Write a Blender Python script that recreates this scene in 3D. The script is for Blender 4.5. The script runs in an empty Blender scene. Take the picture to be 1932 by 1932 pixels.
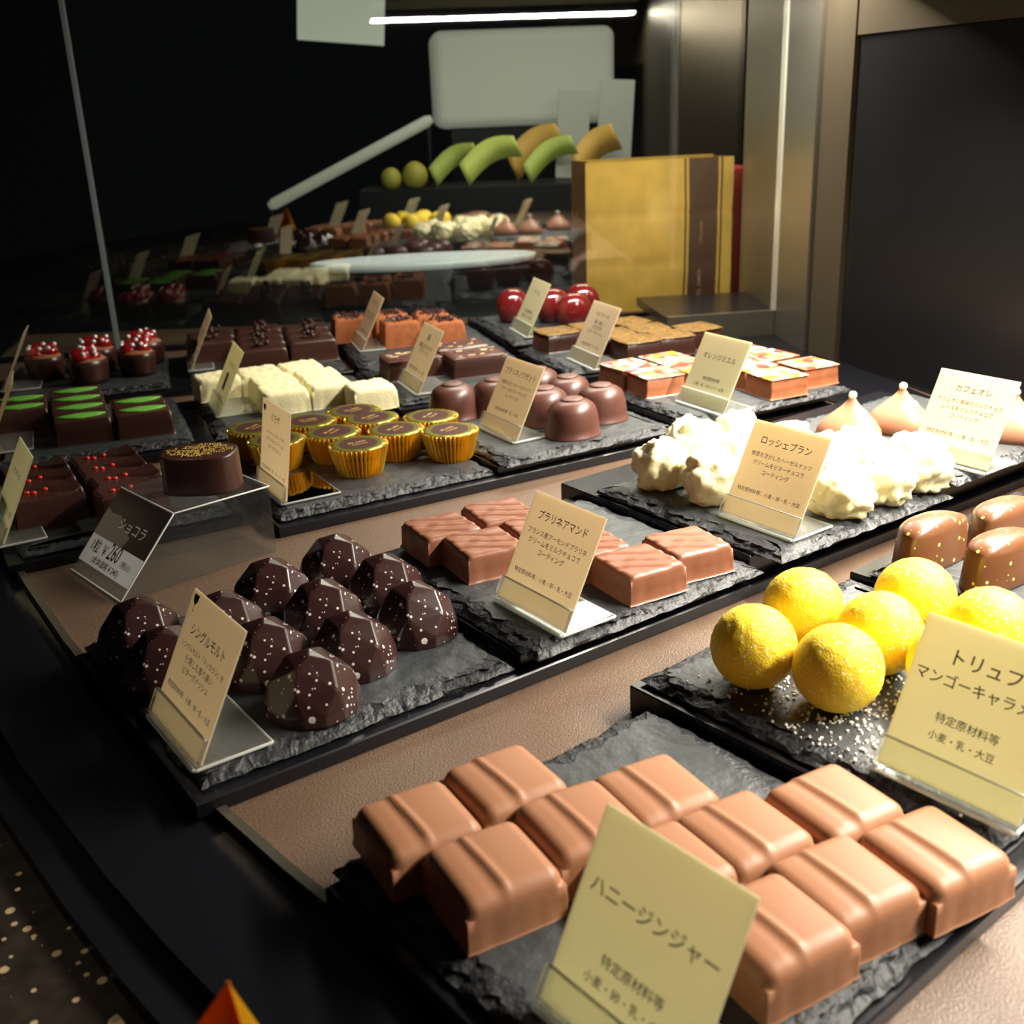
import bpy, bmesh, math, random
from mathutils import Vector, Matrix, noise
random.seed(7)
SC = bpy.context.scene
COL = SC.collection
CM = 0.01                       # all lengths below are centimetres

# ---------------------------------------------------------------- camera
cam = bpy.data.cameras.new('camera'); camo = bpy.data.objects.new('camera', cam); COL.objects.link(camo)
F_PX, PITCH, ROLL, CAM_H = 2072.36, 0.359314, -0.0401815, 17.909
cam.sensor_width = 36; cam.lens = 36 * F_PX / 1932
cam.clip_start = 0.005; cam.clip_end = 20
fw = Vector((0, math.cos(PITCH), -math.sin(PITCH))); r0 = Vector((1, 0, 0)); u0 = Vector((0, math.sin(PITCH), math.cos(PITCH)))
cr, sr = math.cos(ROLL), math.sin(ROLL)
R = cr * r0 + sr * u0; U_ = -sr * r0 + cr * u0
m = Matrix((R, U_, -fw)).transposed().to_4x4(); m.translation = Vector((0, 0, CAM_H * CM))
camo.matrix_world = m
cam.dof.use_dof = True; cam.dof.focus_distance = 0.40; cam.dof.aperture_fstop = 22
SC.camera = camo
# ---------------------------------------------------------------- world, lights, exposure
w = bpy.data.worlds.new('world'); SC.world = w; w.use_nodes = True
w.node_tree.nodes['Background'].inputs[0].default_value = (0.9, 0.95, 1.0, 1)
w.node_tree.nodes['Background'].inputs[1].default_value = 0.012
SC.view_settings.view_transform = 'Standard'; SC.view_settings.look = 'None'
SC.view_settings.gamma = 1; SC.view_settings.use_curve_mapping = False
SC.view_settings.exposure = 0.0

def area(name, a, b, z, width, power, col, aim, spread=180):
    """long LED strip running from a to b (x,y) at height z, facing the point aim"""
    L = bpy.data.lights.new(name, 'AREA'); L.shape = 'RECTANGLE'
    A = Vector((a[0], a[1], z)); B = Vector((b[0], b[1], z)); d = (B - A)
    L.size = d.length * CM; L.size_y = width * CM; L.energy = power; L.color = col; L.spread = math.radians(spread)
    o = bpy.data.objects.new(name, L); COL.objects.link(o)
    c = (A + B) / 2; x = d.normalized(); n = (Vector(aim) - c); n = (n - x * n.dot(x)).normalized()
    zax = -n; y = zax.cross(x)
    mm = Matrix((x, y, zax)).transposed().to_4x4(); mm.translation = c * CM; o.matrix_world = mm
    return o
LED_A, LED_B, LED_Z = (21, 64), (35, 13), 25.5        # strip above the staff side
LED2_A, LED2_B, LED2_Z = (-4, 70.5), (21, 75.3), 25.3      # strip across the far end
area('led_strip_light', LED_A, LED_B, LED_Z, 1.3, 6.2, (1.0, 0.93, 0.80), (19, 37, 0), 102)
area('end_strip_light', LED2_A, LED2_B, LED2_Z, .7, 1.9, (1.0, 0.93, 0.80), (11, 84, 0))
sp = bpy.data.lights.new('granite_fill_light', 'SPOT'); sp.energy = 24; sp.color = (1, .9, .72); sp.spot_size = .24; sp.spot_blend = .6; sp.shadow_soft_size = .02  # added fill that brightens only the granite; no known lamp there
spo = bpy.data.objects.new('granite_fill_light', sp); COL.objects.link(spo); spo.location = (-.34, -.05, 1.3)
spo.rotation_euler = (Vector((-.225, .16, 0)) - spo.location).to_track_quat('-Z', 'Y').to_euler()
area('back_fill_light', (-4, 112), (26, 116), 42, 8, 1.6, (1.0, 0.92, 0.78), (10, 98, 8))  # invented fill for the things behind the end glass

sp2 = bpy.data.lights.new('sign_fill_light', 'SPOT'); sp2.energy = 12; sp2.color = (1, .94, .85); sp2.spot_size = .12; sp2.spot_blend = .5; sp2.shadow_soft_size = .02  # made-up narrow fill aimed at the price sign alone
spo2 = bpy.data.objects.new('sign_fill_light', sp2); COL.objects.link(spo2); spo2.location = (-.60, .22, 1.3)
spo2.rotation_euler = (Vector((-.172, .42, .015)) - spo2.location).to_track_quat('-Z', 'Y').to_euler()

sp3 = bpy.data.lights.new('bag_fill_light', 'SPOT'); sp3.energy = 9; sp3.color = (1, .92, .76); sp3.spot_size = .25; sp3.spot_blend = .5; sp3.shadow_soft_size = .02  # extra fill put in to lift the dim kraft bag
spo3 = bpy.data.objects.new('bag_fill_light', sp3); COL.objects.link(spo3); spo3.location = (.06, .62, .56)
spo3.rotation_euler = (Vector((.145, .97, .065)) - spo3.location).to_track_quat('-Z', 'Y').to_euler()

# ---------------------------------------------------------------- materials
MATS = {}
def mat(name, base, rough=0.5, spec=0.5, metal=0.0, bump=None, var=None, coat=0.0, sss=0.0, emit=None):
    """bump=(scale, strength[, detail]); var=(scale, darker colour, contrast)"""
    if name in MATS: return MATS[name]
    M = bpy.data.materials.new(name); M.use_nodes = True; nt = M.node_tree; p = nt.nodes['Principled BSDF']
    p.inputs['Base Color'].default_value = (*base, 1); p.inputs['Roughness'].default_value = rough
    p.inputs['Specular IOR Level'].default_value = spec; p.inputs['Metallic'].default_value = metal
    p.inputs['Coat Weight'].default_value = coat; p.inputs['Coat Roughness'].default_value = 0.15
    if sss:
        p.inputs['Subsurface Weight'].default_value = sss; p.inputs['Subsurface Radius'].default_value = (1, .6, .3)
        p.inputs['Subsurface Scale'].default_value = 0.0025
    tc = nt.nodes.new('ShaderNodeTexCoord')
    if bump:
        n = nt.nodes.new('ShaderNodeTexNoise'); n.inputs['Scale'].default_value = bump[0]
        n.inputs['Detail'].default_value = bump[2] if len(bump) > 2 else 4
        nt.links.new(tc.outputs['Object'], n.inputs['Vector'])
        b = nt.nodes.new('ShaderNodeBump'); b.inputs['Strength'].default_value = bump[1]; b.inputs['Distance'].default_value = 0.001
        nt.links.new(n.outputs['Fac'], b.inputs['Height']); nt.links.new(b.outputs['Normal'], p.inputs['Normal'])
    if var:
        n = nt.nodes.new('ShaderNodeTexNoise'); n.inputs['Scale'].default_value = var[0]; n.inputs['Detail'].default_value = 6
        nt.links.new(tc.outputs['Object'], n.inputs['Vector'])
        rp = nt.nodes.new('ShaderNodeValToRGB'); c = var[2] if len(var) > 2 else .2
        rp.color_ramp.elements[0].position = .5 - c; rp.color_ramp.elements[1].position = .5 + c
        rp.color_ramp.elements[0].color = (*var[1], 1); rp.color_ramp.elements[1].color = (*base, 1)
        nt.links.new(n.outputs['Fac'], rp.inputs['Fac']); nt.links.new(rp.outputs['Color'], p.inputs['Base Color'])
    if emit:
        p.inputs['Emission Color'].default_value = (*emit[0], 1); p.inputs['Emission Strength'].default_value = emit[1]
    MATS[name] = M; return M

def speckle(M, scale, thr, col, rand=True, rough=None):
    """scatter small round flecks (Voronoi cells) over a material"""
    nt = M.node_tree; p = nt.nodes['Principled BSDF']
    tc = nt.nodes.new('ShaderNodeTexCoord'); v = nt.nodes.new('ShaderNodeTexVoronoi'); v.inputs['Scale'].default_value = scale
    nt.links.new(tc.outputs['Object'], v.inputs['Vector'])
    sep = nt.nodes.new('ShaderNodeSeparateColor'); nt.links.new(v.outputs['Color'], sep.inputs['Color'])
    mul = nt.nodes.new('ShaderNodeMath'); mul.operation = 'MULTIPLY'; mul.inputs[1].default_value = thr
    if rand:
        pw = nt.nodes.new('ShaderNodeMath'); pw.operation = 'POWER'; pw.inputs[1].default_value = 2.2
        nt.links.new(sep.outputs[0], pw.inputs[0]); nt.links.new(pw.outputs[0], mul.inputs[0])
    else: mul.inputs[0].default_value = 1
    lt = nt.nodes.new('ShaderNodeMath'); lt.operation = 'LESS_THAN'
    nt.links.new(v.outputs['Distance'], lt.inputs[0]); nt.links.new(mul.outputs[0], lt.inputs[1])
    mx = nt.nodes.new('ShaderNodeMix'); mx.data_type = 'RGBA'
    nt.links.new(lt.outputs[0], mx.inputs['Factor'])
    src = p.inputs['Base Color'].links[0].from_socket if p.inputs['Base Color'].links else None
    if src: nt.links.new(src, mx.inputs[6])
    else: mx.inputs[6].default_value = p.inputs['Base Color'].default_value
    mx.inputs[7].default_value = (*col, 1)
    nt.links.new(mx.outputs[2], p.inputs['Base Color'])
    return M

def acrylic(name, tint, glassw, rough=0.02, haze=0.04):
    M = bpy.data.materials.new(name); M.use_nodes = True; nt = M.node_tree; nt.nodes.clear()
    out = nt.nodes.new('ShaderNodeOutputMaterial'); tr = nt.nodes.new('ShaderNodeBsdfTransparent'); tr.inputs[0].default_value = (*tint, 1)
    gl = nt.nodes.new('ShaderNodeBsdfGlass'); gl.inputs['IOR'].default_value = 1.45; gl.inputs['Roughness'].default_value = rough; gl.inputs[0].default_value = (*tint, 1)
    df = nt.nodes.new('ShaderNodeBsdfDiffuse'); df.inputs[0].default_value = (.9, .9, .85, 1)
    a = nt.nodes.new('ShaderNodeMixShader'); a.inputs[0].default_value = glassw
    b = nt.nodes.new('ShaderNodeMixShader'); b.inputs[0].default_value = haze
    nt.links.new(tr.outputs[0], a.inputs[1]); nt.links.new(gl.outputs[0], a.inputs[2])
    nt.links.new(a.outputs[0], b.inputs[1]); nt.links.new(df.outputs[0], b.inputs[2]); nt.links.new(b.outputs[0], out.inputs[0])
    MATS[name] = M; return M

def pane(name, refl, tint=(.9, .95, .92), rough=0.012):
    """clear sheet: see-through with a mirror reflection that grows towards grazing angles"""
    M = bpy.data.materials.new(name); M.use_nodes = True; nt = M.node_tree; nt.nodes.clear()
    out = nt.nodes.new('ShaderNodeOutputMaterial'); tr = nt.nodes.new('ShaderNodeBsdfTransparent'); tr.inputs[0].default_value = (*tint, 1)
    g = nt.nodes.new('ShaderNodeBsdfGlossy'); g.inputs['Roughness'].default_value = rough
    lw = nt.nodes.new('ShaderNodeLayerWeight'); lw.inputs[0].default_value = .5       # Schlick: .04 + .96 * facing^5, alike on both faces
    pw = nt.nodes.new('ShaderNodeMath'); pw.operation = 'POWER'; pw.inputs[1].default_value = 5; nt.links.new(lw.outputs['Facing'], pw.inputs[0])
    fr = nt.nodes.new('ShaderNodeMath'); fr.operation = 'MULTIPLY_ADD'; fr.inputs[1].default_value = .96; fr.inputs[2].default_value = .04; nt.links.new(pw.outputs[0], fr.inputs[0])
    mul = nt.nodes.new('ShaderNodeMath'); mul.operation = 'MULTIPLY'; mul.inputs[1].default_value = refl; mul.use_clamp = True
    mx = nt.nodes.new('ShaderNodeMixShader'); nt.links.new(fr.outputs[0], mul.inputs[0]); nt.links.new(mul.outputs[0], mx.inputs[0])
    nt.links.new(tr.outputs[0], mx.inputs[1]); nt.links.new(g.outputs[0], mx.inputs[2]); nt.links.new(mx.outputs[0], out.inputs[0])
    MATS[name] = M; return M

def card_mat(name, base, trans):
    M = bpy.data.materials.new(name); M.use_nodes = True; nt = M.node_tree; nt.nodes.clear()
    out = nt.nodes.new('ShaderNodeOutputMaterial'); d = nt.nodes.new('ShaderNodeBsdfPrincipled')
    d.inputs['Base Color'].default_value = (*base, 1); d.inputs['Roughness'].default_value = .32
    t = nt.nodes.new('ShaderNodeBsdfTranslucent'); t.inputs[0].default_value = (*base, 1)
    mx = nt.nodes.new('ShaderNodeMixShader'); mx.inputs[0].default_value = trans
    nt.links.new(d.outputs[0], mx.inputs[1]); nt.links.new(t.outputs[0], mx.inputs[2]); nt.links.new(mx.outputs[0], out.inputs[0])
    MATS[name] = M; return M

milk = mat('milk_chocolate', (.31, .138, .070), .46, .35, bump=(900, .03), sss=.03)
milk2 = mat('almond_milk_chocolate', (.20, .075, .038), .40, .4, bump=(700, .05), sss=.05)
mocha = mat('pale_milk_chocolate', (.30, .135, .078), .42, .4, sss=.06)
dark = mat('dark_chocolate', (.045, .016, .011), .30, .5, bump=(500, .05))
dark2 = mat('brown_dark_chocolate', (.050, .0175, .012), .32, .5, bump=(400, .05))
nutty = mat('hazelnut_chocolate', (.085, .030, .021), .38, .5, bump=(600, .03))
maltm = speckle(speckle(mat('speckled_dark_chocolate', (.030, .010, .009), .28, .65), 260, .30, (.75, .70, .66)), 560, .34, (.6, .55, .5))
goldsp = speckle(speckle(mat('gold_flecked_chocolate', (.12, .048, .020), .33, .5), 420, .38, (.85, .62, .14)), 190, .22, (.9, .68, .12))
white = mat('white_chocolate', (.80, .74, .46), .42, .3, bump=(260, .12), sss=.12)
cream = mat('powdered_white_chocolate', (.85, .77, .46), .75, .2, bump=(700, .25), sss=.1)
yellow = speckle(mat('yellow_sugar_coating', (.84, .63, .045), .55, .35, bump=(1500, .35), var=(300, (.84, .56, .02), .25), sss=.1), 1100, .36, (1, .97, .80))
orangec = mat('cocoa_dusted_orange_brown', (.36, .115, .042), .7, .2, bump=(500, .2), var=(260, (.28, .085, .028), .2))
nibm = mat('cacao_nib', (.055, .022, .018), .45, .4)
redm = mat('glossy_deep_red', (.13, .008, .009), .16, .6, coat=.6)
jelly = mat('red_jelly', (.32, .006, .010), .08, .7, coat=.8, bump=(300, .2))
pearl = mat('silver_pearl', (.85, .80, .74), .28, .6, metal=.35)
piping = mat('brown_cream', (.34, .13, .055), .5, .4)
greenm = mat('green_leaf_sugar', (.14, .42, .05), .5, .3, bump=(700, .2), var=(400, (.20, .52, .08), .3))
reddot = mat('red_sugar_dot', (.72, .035, .018), .35, .4)
foil = mat('gold_foil', (.88, .52, .05), .30, .6, metal=.7, bump=(300, .15))
medal = mat('olive_gold_paper', (.42, .36, .07), .26, .5, metal=.75)
medal_edge = mat('pale_gold_paper_edge', (.62, .56, .25), .3, .5, metal=.6)
brownprint = mat('brown_print', (.055, .018, .014), .5, .25)
goldprint = mat('gold_print', (.75, .50, .10), .45, .4, metal=.15)
goldtop = mat('gold_transfer', (.23, .125, .024), .45, .4, metal=.2, bump=(420, .6), var=(520, (.10, .048, .010), .12))
foot = mat('pale_chocolate_foot', (.42, .22, .12), .5)
slate = mat('slate', (.042, .046, .047), .47, .5, bump=(190, .7, 10), var=(140, (.024, .027, .029), .25))
slate_edge = mat('slate_chipped_edge', (.026, .028, .030), .50, .4, bump=(420, 1.0, 10), var=(300, (.014, .015, .017), .2))
blackac = mat('black_acrylic', (.005, .005, .007), .27, .45)
deck = mat('brown_leather_board', (.145, .090, .057), .42, .5, bump=(1600, .35), var=(1300, (.072, .042, .026), .22))
steel = mat('brushed_steel', (.26, .235, .19), .28, .5, metal=.85, bump=(60, .03))
steel_dull = mat('dull_bronze_steel', (.22, .18, .12), .35, .5, metal=.85)
doorblack = mat('dark_door_panel', (.007, .0075, .008), .30, .35)
sillm = mat('black_sill', (.006, .006, .008), .14, .5, bump=(90, .05))
curbm = mat('black_rubber_curb', (.0025, .0025, .0035), .45, .3)
granite = speckle(speckle(speckle(mat('speckled_granite', (.030, .022, .016), .30, .5, var=(160, (.012, .009, .007), .25)), 130, .36, (.62, .47, .27)), 280, .36, (.36, .27, .15)), 85, .17, (.75, .60, .38))
text_dark = mat('dark_brown_ink', (.035, .022, .012), .6)
text_white = mat('white_ink', (.85, .83, .80), .5)
card = card_mat('cream_card', (.82, .71, .53), .6)
cardY = card_mat('pale_green_card', (.82, .78, .55), .6)
priceW = card_mat('white_price_paper', (.86, .85, .84), .4)
priceD = mat('dark_brown_price_paper', (.045, .026, .022), .35)
priceT = mat('taupe_price_paper', (.30, .225, .18), .45)
clear = acrylic('clear_acrylic', (.97, .985, .97), .7, .03, .045)
edgem = acrylic('acrylic_edge_glint', (.95, .97, .95), .5, .08, .38)  # pale haze stands for light caught along clear edges
clear_block = acrylic('clear_acrylic_block', (.93, .95, .95), .22, .01, .012)
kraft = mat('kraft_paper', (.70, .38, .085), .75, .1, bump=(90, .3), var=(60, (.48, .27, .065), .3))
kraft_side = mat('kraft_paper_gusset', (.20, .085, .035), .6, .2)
bagband = mat('brown_paper_band', (.085, .036, .026), .5, .3)
offwhite = mat('offwhite_panel', (.62, .62, .55), .55)
glowpanel = mat('glow_panel', (.6, .6, .55), .5, emit=((.80, .82, .66), .42))  # glow put in so the hanging panel looks lit
glowwall = mat('reflection_glow', (.5, .5, .45), .5, emit=((.74, .70, .56), .24))  # glow in place of a pale reflection in the end glass
glowtube = mat('tube_reflection_glow', (.5, .5, .45), .5, emit=((.80, .72, .55), .22))  # glow in place of a reflected tube
bluewhite = mat('white_porcelain', (.80, .84, .92), .25)
redbox = mat('red_paper', (.50, .02, .025), .5)
orangepaper = card_mat('orange_paper', (.85, .24, .012), .7)
yellowpaper = card_mat('amber_paper', (.88, .52, .01), .7)
roomdark = mat('dark_room', (.012, .013, .014), .8)
mirror = mat('dark_mirror_acrylic', (.30, .29, .27), .04, .5, metal=1.0)

def transfer_mat():
    """printed transfer sheet: patches of pink, white, yellow, red and sage"""
    M = bpy.data.materials.new('colourful_transfer_print'); M.use_nodes = True; nt = M.node_tree; p = nt.nodes['Principled BSDF']
    tc = nt.nodes.new('ShaderNodeTexCoord'); v = nt.nodes.new('ShaderNodeTexVoronoi'); v.inputs['Scale'].default_value = 165
    oi = nt.nodes.new('ShaderNodeObjectInfo'); ad = nt.nodes.new('ShaderNodeVectorMath'); ad.operation = 'ADD'
    nt.links.new(tc.outputs['Object'], ad.inputs[0]); nt.links.new(oi.outputs['Location'], ad.inputs[1]); nt.links.new(ad.outputs[0], v.inputs['Vector'])
    s = nt.nodes.new('ShaderNodeSeparateColor'); nt.links.new(v.outputs['Color'], s.inputs['Color'])
    r = nt.nodes.new('ShaderNodeValToRGB'); r.color_ramp.interpolation = 'CONSTANT'; e = r.color_ramp.elements
    cols = [(.46, .44, .37), (.45, .13, .09), (.17, .23, .12), (.44, .24, .02), (.40, .035, .018), (.44, .18, .13), (.48, .46, .40), (.17, .09, .03)]
    e[0].color = (*cols[0], 1); e[0].position = 0; e[1].color = (*cols[1], 1); e[1].position = .16
    for i, c in enumerate(cols[2:]):
        x = e.new(.30 + .115 * i); x.color = (*c, 1)
    nt.links.new(s.outputs[0], r.inputs['Fac']); nt.links.new(r.outputs['Color'], p.inputs['Base Color']); p.inputs['Roughness'].default_value = .45; p.inputs['Specular IOR Level'].default_value = .25
    return M
transfer = transfer_mat()
def streak_mat():
    M = mat('streaked_glossy_chocolate', (.10, .035, .026), .18, .6, coat=.4)
    nt = M.node_tree; p = nt.nodes['Principled BSDF']; tc = nt.nodes.new('ShaderNodeTexCoord'); mp = nt.nodes.new('ShaderNodeMapping')
    mp.inputs['Scale'].default_value = (60, 420, 60); n = nt.nodes.new('ShaderNodeTexNoise'); n.inputs['Scale'].default_value = 1; n.inputs['Detail'].default_value = 3
    nt.links.new(tc.outputs['Object'], mp.inputs[0]); nt.links.new(mp.outputs[0], n.inputs['Vector'])
    b = nt.nodes.new('ShaderNodeBump'); b.inputs['Strength'].default_value = .5; b.inputs['Distance'].default_value = .001
    nt.links.new(n.outputs['Fac'], b.inputs['Height']); nt.links.new(b.outputs[0], p.inputs['Normal'])
    return M
streak = streak_mat()

# ---------------------------------------------------------------- mesh helpers (lengths in cm)
def me(name, verts, faces, material, smooth=True, mats=None, fm=None):
    M = bpy.data.meshes.new(name); M.from_pydata([(x * CM, y * CM, z * CM) for x, y, z in verts], [], faces)
    for k in (mats or [material]): M.materials.append(k)
    M.polygons.foreach_set('use_smooth', [smooth] * len(M.polygons))
    if fm: M.polygons.foreach_set('material_index', fm)
    M.update(); return M

def bm_me(name, bm, material, smooth=False):
    M = bpy.data.meshes.new(name); bmesh.ops.recalc_face_normals(bm, faces=bm.faces)
    bmesh.ops.scale(bm, vec=(CM, CM, CM), verts=bm.verts); bm.to_mesh(M); bm.free()
    M.materials.append(material); M.polygons.foreach_set('use_smooth', [smooth] * len(M.polygons)); M.update(); return M

def link(name, mesh, parent=None, loc=(0, 0, 0), rot=(0, 0, 0)):
    o = bpy.data.objects.new(name, mesh); COL.objects.link(o)
    o.location = [c * CM for c in loc]; o.rotation_euler = rot
    if parent: o.parent = parent
    return o
def tag(o, label, cat, group=None, kind=None):
    if label: o['label'] = label
    if cat: o['category'] = cat
    if group: o['group'] = group
    if kind: o['kind'] = kind
    return o
def thing(name, label, cat, loc, rz, parts, group=None):
    """parts: list of (part name, mesh[, sub-parts[, loc, rot]]); a single part becomes the thing itself"""
    if len(parts) == 1 and len(parts[0]) == 2:
        return tag(link(name, parts[0][1], None, loc, (0, 0, rz)), label, cat, group)
    root = tag(link(name, None, None, loc, (0, 0, rz)), label, cat, group)
    root.empty_display_size = .01
    for p in parts:
        o = link(p[0], p[1], root, *(p[3:] if len(p) > 3 else ()))
        for s in (p[2] if len(p) > 2 and p[2] else ()): link(s[0], s[1], o, *(s[2:] if len(s) > 2 else ()))
    return root

def rings(name, loops, material, cap0=True, cap1=True, smooth=True, close=True):
    """loft through closed loops of equal point count, ends capped by a fan"""
    n = len(loops[0]); V = [p for l in loops for p in l]; Fs = []
    for k in range(len(loops) - 1):
        for i in range(n if close else n - 1):
            j = (i + 1) % n; Fs.append((k * n + i, k * n + j, (k + 1) * n + j, (k + 1) * n + i))
    def cap(k, flip):
        c = len(V); L = loops[k]; V.append(tuple(sum(p[a] for p in L) / n for a in range(3)))
        for i in range(n):
            j = (i + 1) % n; a, b = k * n + i, k * n + j
            Fs.append((c, b, a) if flip else (c, a, b))
    if cap0: cap(0, True)
    if cap1: cap(len(loops) - 1, False)
    return me(name, V, Fs, material, smooth)

def circ(r, z, n=40, ry=None, off=0, wav=None):
    return [((r + (wav(a) if wav else 0)) * math.cos(a + off), ((ry or r) + (wav(a) if wav else 0)) * math.sin(a + off), z)
            for a in [2 * math.pi * i / n for i in range(n)]]

def box(name, x0, x1, y0, y1, z0, z1, material, bev=0.03, seg=2):
    bm = bmesh.new(); bmesh.ops.create_cube(bm, size=1)
    for v in bm.verts: v.co = Vector(((x0 + x1) / 2 + v.co.x * (x1 - x0), (y0 + y1) / 2 + v.co.y * (y1 - y0), (z0 + z1) / 2 + v.co.z * (z1 - z0)))
    if bev: bmesh.ops.bevel(bm, geom=bm.edges[:], offset=bev, segments=seg, affect='EDGES', profile=.5)
    return bm_me(name, bm, material)

def block(name, w, d, h, r, material, hf=None, n=25, pinch=.1, taper=.04, foot_w=.07, wav=0):
    """rounded bonbon block: grid top with rolled edges, hf(x,y) adds surface relief, a thin foot flares at the base"""
    def sp(k):
        t = -1 + 2 * k / (n - 1); return math.copysign(1 - (1 - abs(t)) ** 1.25, t)
    V = []; Fs = []
    for j in range(n):
        for i in range(n):
            a, b = sp(i), sp(j); x = a * w / 2 * math.sqrt(1 - pinch * b * b / 2 * abs(a)); y = b * d / 2 * math.sqrt(1 - pinch * a * a / 2 * abs(b))
            ex = max(0, r - (w / 2 - abs(a) * w / 2)); ey = max(0, r - (d / 2 - abs(b) * d / 2)); q = min(r, math.hypot(ex, ey))
            z = h - r + math.sqrt(max(0, r * r - q * q))
            if hf: z += hf(x, y) * (1 - .75 * q / r)
            V.append((x, y, z))
    for j in range(n - 1):
        for i in range(n - 1):
            k = j * n + i; Fs.append((k, k + 1, k + n + 1, k + n))
    rim = [i for i in range(n)] + [j * n + n - 1 for j in range(1, n)] + [(n - 1) * n + i for i in range(n - 2, -1, -1)] + [j * n for j in range(n - 2, 0, -1)]
    prev = rim
    for s, z in ((1 + taper * .5, h * .45), (1 + taper, .12), (1 + taper + foot_w * .5, .06), (1 + taper + foot_w, 0)):
        cur = []
        for k in rim:
            x, y, zz = V[k]; e = 1 + (noise.noise(Vector((x * 2.3, y * 2.3, z))) * wav)
            V.append((x * s * e, y * s * e, min(z, zz))); cur.append(len(V) - 1)
        L = len(rim)
        for i in range(L):
            j = (i + 1) % L; Fs.append((prev[j], prev[i], cur[i], cur[j]))
        prev = cur
    Fs.append(tuple(prev))
    return me(name, V, Fs, material)

def lumps(name, r, material, amp, freq, squash=.9, seed=0, sub=4, foot=True):
    bm = bmesh.new(); bmesh.ops.create_icosphere(bm, subdivisions=sub, radius=r)
    o = Vector((seed * 7.1, seed * 3.3, seed * 1.7))
    for v in bm.verts:
        d = v.co.normalized(); c = noise.voronoi(d * freq + o)[0]
        k = 1 + amp * (.5 - min(1, c[0] * 1.3)) + amp * .5 * noise.noise(d * 1.4 + o) + amp * .35 * (.5 - min(1, noise.voronoi(d * freq * 2.1 + o * 2)[0][0] * 1.3))
        v.co = d * r * k; v.co.z *= squash
        if v.co.z < -r * squash * .78: v.co.z = -r * squash * .78
        if foot and v.co.z < -r * squash * .55: v.co.xy *= 1.10 + .16 * noise.noise(Vector((d.x * 3, d.y * 3, seed)))
        v.co.z += r * squash * .78
    return bm_me(name, bm, material, True)

def rod(a, b):
    return tube('rod', a, b, .035, mat('pale_edge_glint', (.75, .76, .72), .3))  # pale rods paint the bright glints on the clear block's edges
def tube(name, a, b, r, material):
    A, B = Vector(a), Vector(b); d = (B - A).normalized(); s = d.orthogonal().normalized(); t = d.cross(s)
    Ls = [[tuple(P + (s * math.cos(q) + t * math.sin(q)) * rr) for q in [2 * math.pi * i / 12 for i in range(12)]] for P, rr in ((A, r * .6), (A + d * r, r), (B - d * r, r), (B, r * .6))]
    return rings(name, Ls, material)
_tx = {}
def text_geo(s, wt=.006):
    if s in _tx: return _tx[s]
    c = bpy.data.curves.new('txt', 'FONT'); c.body = s; c.resolution_u = 2; c.offset = wt; o = bpy.data.objects.new('txt', c); COL.objects.link(o)
    bpy.context.view_layer.update(); dg = bpy.context.evaluated_depsgraph_get(); M = bpy.data.meshes.new_from_object(o.evaluated_get(dg))
    V = [tuple(v.co) for v in M.vertices]; Fs = [tuple(p.vertices) for p in M.polygons]
    bpy.data.objects.remove(o); bpy.data.curves.remove(c); bpy.data.meshes.remove(M)
    xs = [v[0] for v in V] or [0]; _tx[s] = (V, Fs, min(xs), max(xs)); return _tx[s]
def lettering(name, lines, place, material):
    """lines: (string, width cm, centre x, baseline y, y stretch); place maps (x,y) on the sheet to 3D"""
    V = []; Fs = []
    for s, wd, cx, by, ys in lines:
        v, f, a, b = text_geo(s); k = wd / max(1e-6, b - a); o = len(V)
        V += [place((p[0] - (a + b) / 2) * k + cx, p[1] * k * ys + by) for p in v]; Fs += [tuple(i + o for i in q) for q in f]
    return me(name, V, Fs, material, False)

# ---------------------------------------------------------------- layout of the slates
TH = {1: .68, 2: .618, 3: .519, 4: .372, 5: .29}
SL = {}      # name -> row, level, back-left corner
def put(n, row, lev, x, y): SL[n] = (row, lev, x, y)
put('ging', 1, 0, -4.77, 21.82); put('mang', 1, 1, 4.06, 29.02); put('heart', 1, 2, 12.61, 35.94)
put('malt', 2, 0, -15.15, 34.36); put('pral', 2, 1, -5.6, 39.83); put('roch', 2, 2, 3.61, 45.72); put('cafe', 2, 3, 12.58, 52.09)
put('reddot', 3, 0, -24.92, 50.18); put('mimo', 3, 0, -15.37, 55.64); put('nois', 3, 1, -5.48, 60.09); put('orange', 3, 2, 4.07, 65.55)
put('leaf', 4, 0, -31.49, 65.04); put('white', 4, 0, -20.455, 69.625); put('rect', 4, 1, -10.21, 73.62); put('gold', 4, 2, .04, 77.62)
put('cherry', 5, 0, -35.99, 79.66); put('curl', 5, 0, -24.44, 82.98); put('nib', 5, 1, -13.14, 84.25); put('redball', 5, 2, -2.6, 87.4)
BASE_Z, STEP, SLATE_T = .5, .45, .4
def ztop(n): return BASE_Z + SLATE_T + STEP * SL[n][1]
def at(n, u, v, dz=0):
    row, lev, x, y = SL[n]; t = TH[row]
    return (x + math.cos(t) * u + math.sin(t) * v, y + math.sin(t) * u - math.cos(t) * v, ztop(n) + dz)
def rz(n, extra=0): return TH[SL[n][0]] + extra

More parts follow.
